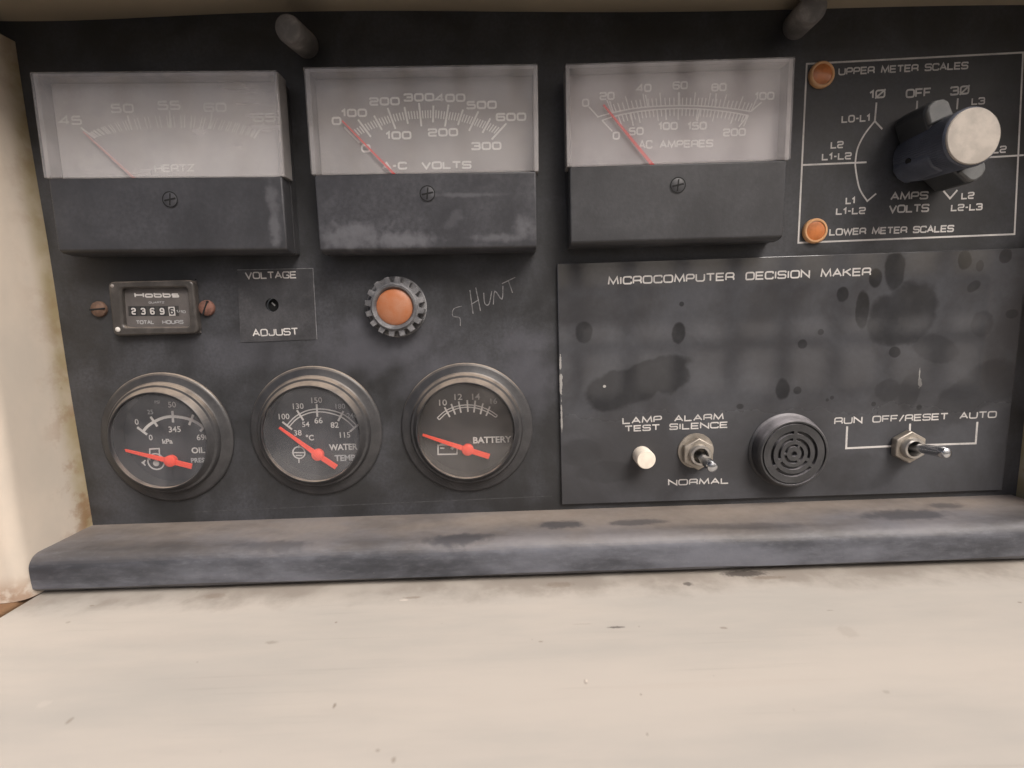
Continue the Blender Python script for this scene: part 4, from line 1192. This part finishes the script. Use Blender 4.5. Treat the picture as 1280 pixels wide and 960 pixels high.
plines(module, [[(1058.9, 532.8), (1057.6, 560.3), (1130, 556.9)], [(1145, 556.6), (1219.5, 554.1), (1221.6, 527.3)], [(1137.5, 529.5), (1137, 545)]], .5, MOD_H, 'bracket_line', M['print_white'])

# ------------------------------------------------------------------ switches, button, buzzer (bases on the module plate)
def hexpts(r, rot=0):
    return [(r * math.cos(rad(60 * k + rot)), r * math.sin(rad(60 * k + rot))) for k in range(6)]

def toggle(px_nut, px_tip, tip_h, label, rot, washer):
    x, z = at(*px_nut, 6.0)
    t_ = thing('toggle_switch', label, 'switch', xz=(x, z), group='toggle switches on the module plate')
    b = MOD_H
    if washer:
        MB().lathe([(9.0, b - .1), (9.2, b + .3), (9.0, b + .9), (6, b + 1.0)], 48, (-.4, .9)).build('washer', M['steel_dull'], t_)
    inner = [(5.2 * math.cos(rad(30 * k + rot)), 5.2 * math.sin(rad(30 * k + rot))) for k in range(12)]
    hx_ = []
    hp = hexpts(8.4, rot)
    for k in range(6):
        hx_ += [hp[k], ((hp[k][0] + hp[(k + 1) % 6][0]) / 2, (hp[k][1] + hp[(k + 1) % 6][1]) / 2)]
    m_ = MB(); m_.ring(hx_, inner, b + .2, b + 4.0)
    m_.build('hex_nut', M['steel_dull'], t_, bevel=.5)
    MB().lathe([(5.3, b + .5), (5.3, b + 6.2), (4.9, b + 6.8), (3.9, b + 6.8), (3.5, b + 6.2), (3.4, b + .8)], 48).build('bushing', M['steel'], t_)
    MB().lathe([(3.5, b + .4), (3.5, b + .9)], 32).build('bushing_bore', M['black_hole'], t_)
    tx, tz = at(*px_tip, tip_h)
    tx, tz = tx - x, tz - z
    base = Vector((0.0, 0.0, b + 1.0)); tip = Vector((tx, tz, tip_h))
    d = (tip - base)
    ps, rs = [], []
    for f, r in ((0, 2.0), (.25, 2.15), (.6, 2.45), (.85, 2.7), (.93, 2.65), (.97, 2.25), (.99, 1.5), (1.0, .4)):
        ps.append(tuple(base + d * f)); rs.append(r)
    MB().tube(ps, rs, 28).build('lever', M['chrome'], t_)
toggle((873.8, 568.0), (891.5, 585), 24, 'toggle switch below the words ALARM SILENCE, its lever hanging down', 30, True)
toggle((1138.8, 559.4), (1186, 566.5), 25, 'toggle switch below the words OFF/RESET, its lever pointing right', 30, False)

bt = thing('push_button', 'short cream white push button below the words LAMP TEST', 'button', xz=at(801, 567.5, 0))
MB().lathe([(4.75, MOD_H - .3), (4.75, MOD_H + 8.0), (4.4, MOD_H + 8.7), (.0001, MOD_H + 8.9)], 48).build('plunger', M['button'], bt)

bz = thing('buzzer', 'round black alarm buzzer with concentric slots in its face', 'buzzer', xz=at(993.0, 567.6, MOD_H + 7.8))
H = MOD_H + 7.8
MB().lathe([(19.0, MOD_H - .3), (19.2, MOD_H + .5), (18.2, MOD_H + 1.4), (17.8, MOD_H + 5.5), (17.2, H - .6), (16.6, H), (15.9, H), (15.85, H - 1.2), (15.15, H - 1.2), (15.1, H - .1),
           (11.7, H - .1), (11.6, H - 1.8), (10.3, H - 1.8), (10.2, H - .1), (8.1, H - .1), (8.0, H - 1.8), (6.8, H - 1.8), (6.7, H - .1), (4.9, H - .1), (4.8, H - 1.8), (3.7, H - 1.8), (3.6, H - .1), (1.4, H - .1), (1.3, H - 1.8), (.0001, H - 1.8)],
           96, smooth=False).build('housing', M['buzzer'], bz)
m_ = MB()
for r_, gaps in ((10.95, (88, 215, 325)), (7.4, (90, 205, 335)), (4.25, (60, 180, 300))):
    for ga in gaps:
        ca, sa = math.cos(rad(ga)), math.sin(rad(ga))
        f = lambda x, y: (x * ca - y * sa, x * sa + y * ca)
        wb = .9 if r_ > 5 else .55
        m_.prism([f(r_ - .8, -wb), f(r_ + .8, -wb), f(r_ + .8, wb), f(r_ - .8, wb)], H - 1.9, H - .13)
m_.build('slot_bridge', M['buzzer'], bz)

# ------------------------------------------------------------------ rubber studs near the top
def stud(px_far, px_near, h, r, label):
    x0_, z0_ = at(*px_far, 0)
    x1_, z1_ = at(*px_near, h)
    t_ = thing('rubber_stud', label, 'stud', xz=(x0_, z0_), group='rubber studs above the meters')
    dx, dz = x1_ - x0_, z1_ - z0_
    ps, rs = [], []
    for f, k in ((-.03, .9), (.05, 1.0), (.5, 1.0), (.86, 1.0), (.94, .93), (.985, .72), (1.0, .35)):
        ps.append((dx * f, dz * f, h * f)); rs.append(r * k)
    o = MB().tube(ps, rs, 32).build('shaft', M['stud'], t_)
stud((384, 57), (358, 34), 22, 5.6, 'grey rubber stud sticking out above the gap between the HERTZ and VOLTS meters')
stud((994, 33), (1018, 8), 21, 5.8, 'grey rubber stud sticking out above the AMPERES meter, towards the selector legend')

# ------------------------------------------------------------------ unseen lattice added behind the camera, standing in for the mirrored pane grid
gt = thing('reflection_lattice', 'added unseen lattice gate mirrored faintly in the glossy black module plate', 'standin', xz=(0, -1300), h=3600)
FRM = plain_material('dark_lattice_paint', (0.05, 0.047, 0.044), 5, .2)
m_ = MB()
for k in range(-9, 10):
    m_.box(110 + k * 402 - 50, 110 + k * 402 + 50, 0, 3700, -30, 30)
m_.build('upright_bars', FRM, gt)
m_ = MB()
for k in range(0, 9):
    z0_ = 1010 - 860 + k * 430
    m_.box(-3540, 3760, z0_ - 45, z0_ + 45, -26, 26)
m_.build('cross_bars', FRM, gt)
m_ = MB().box(-3540, 3760, 0, 560, -20, 20)  # unseen dark sheet added to darken the reflection low on the plate
m_.build('dark_reflection_panel', FRM, gt)
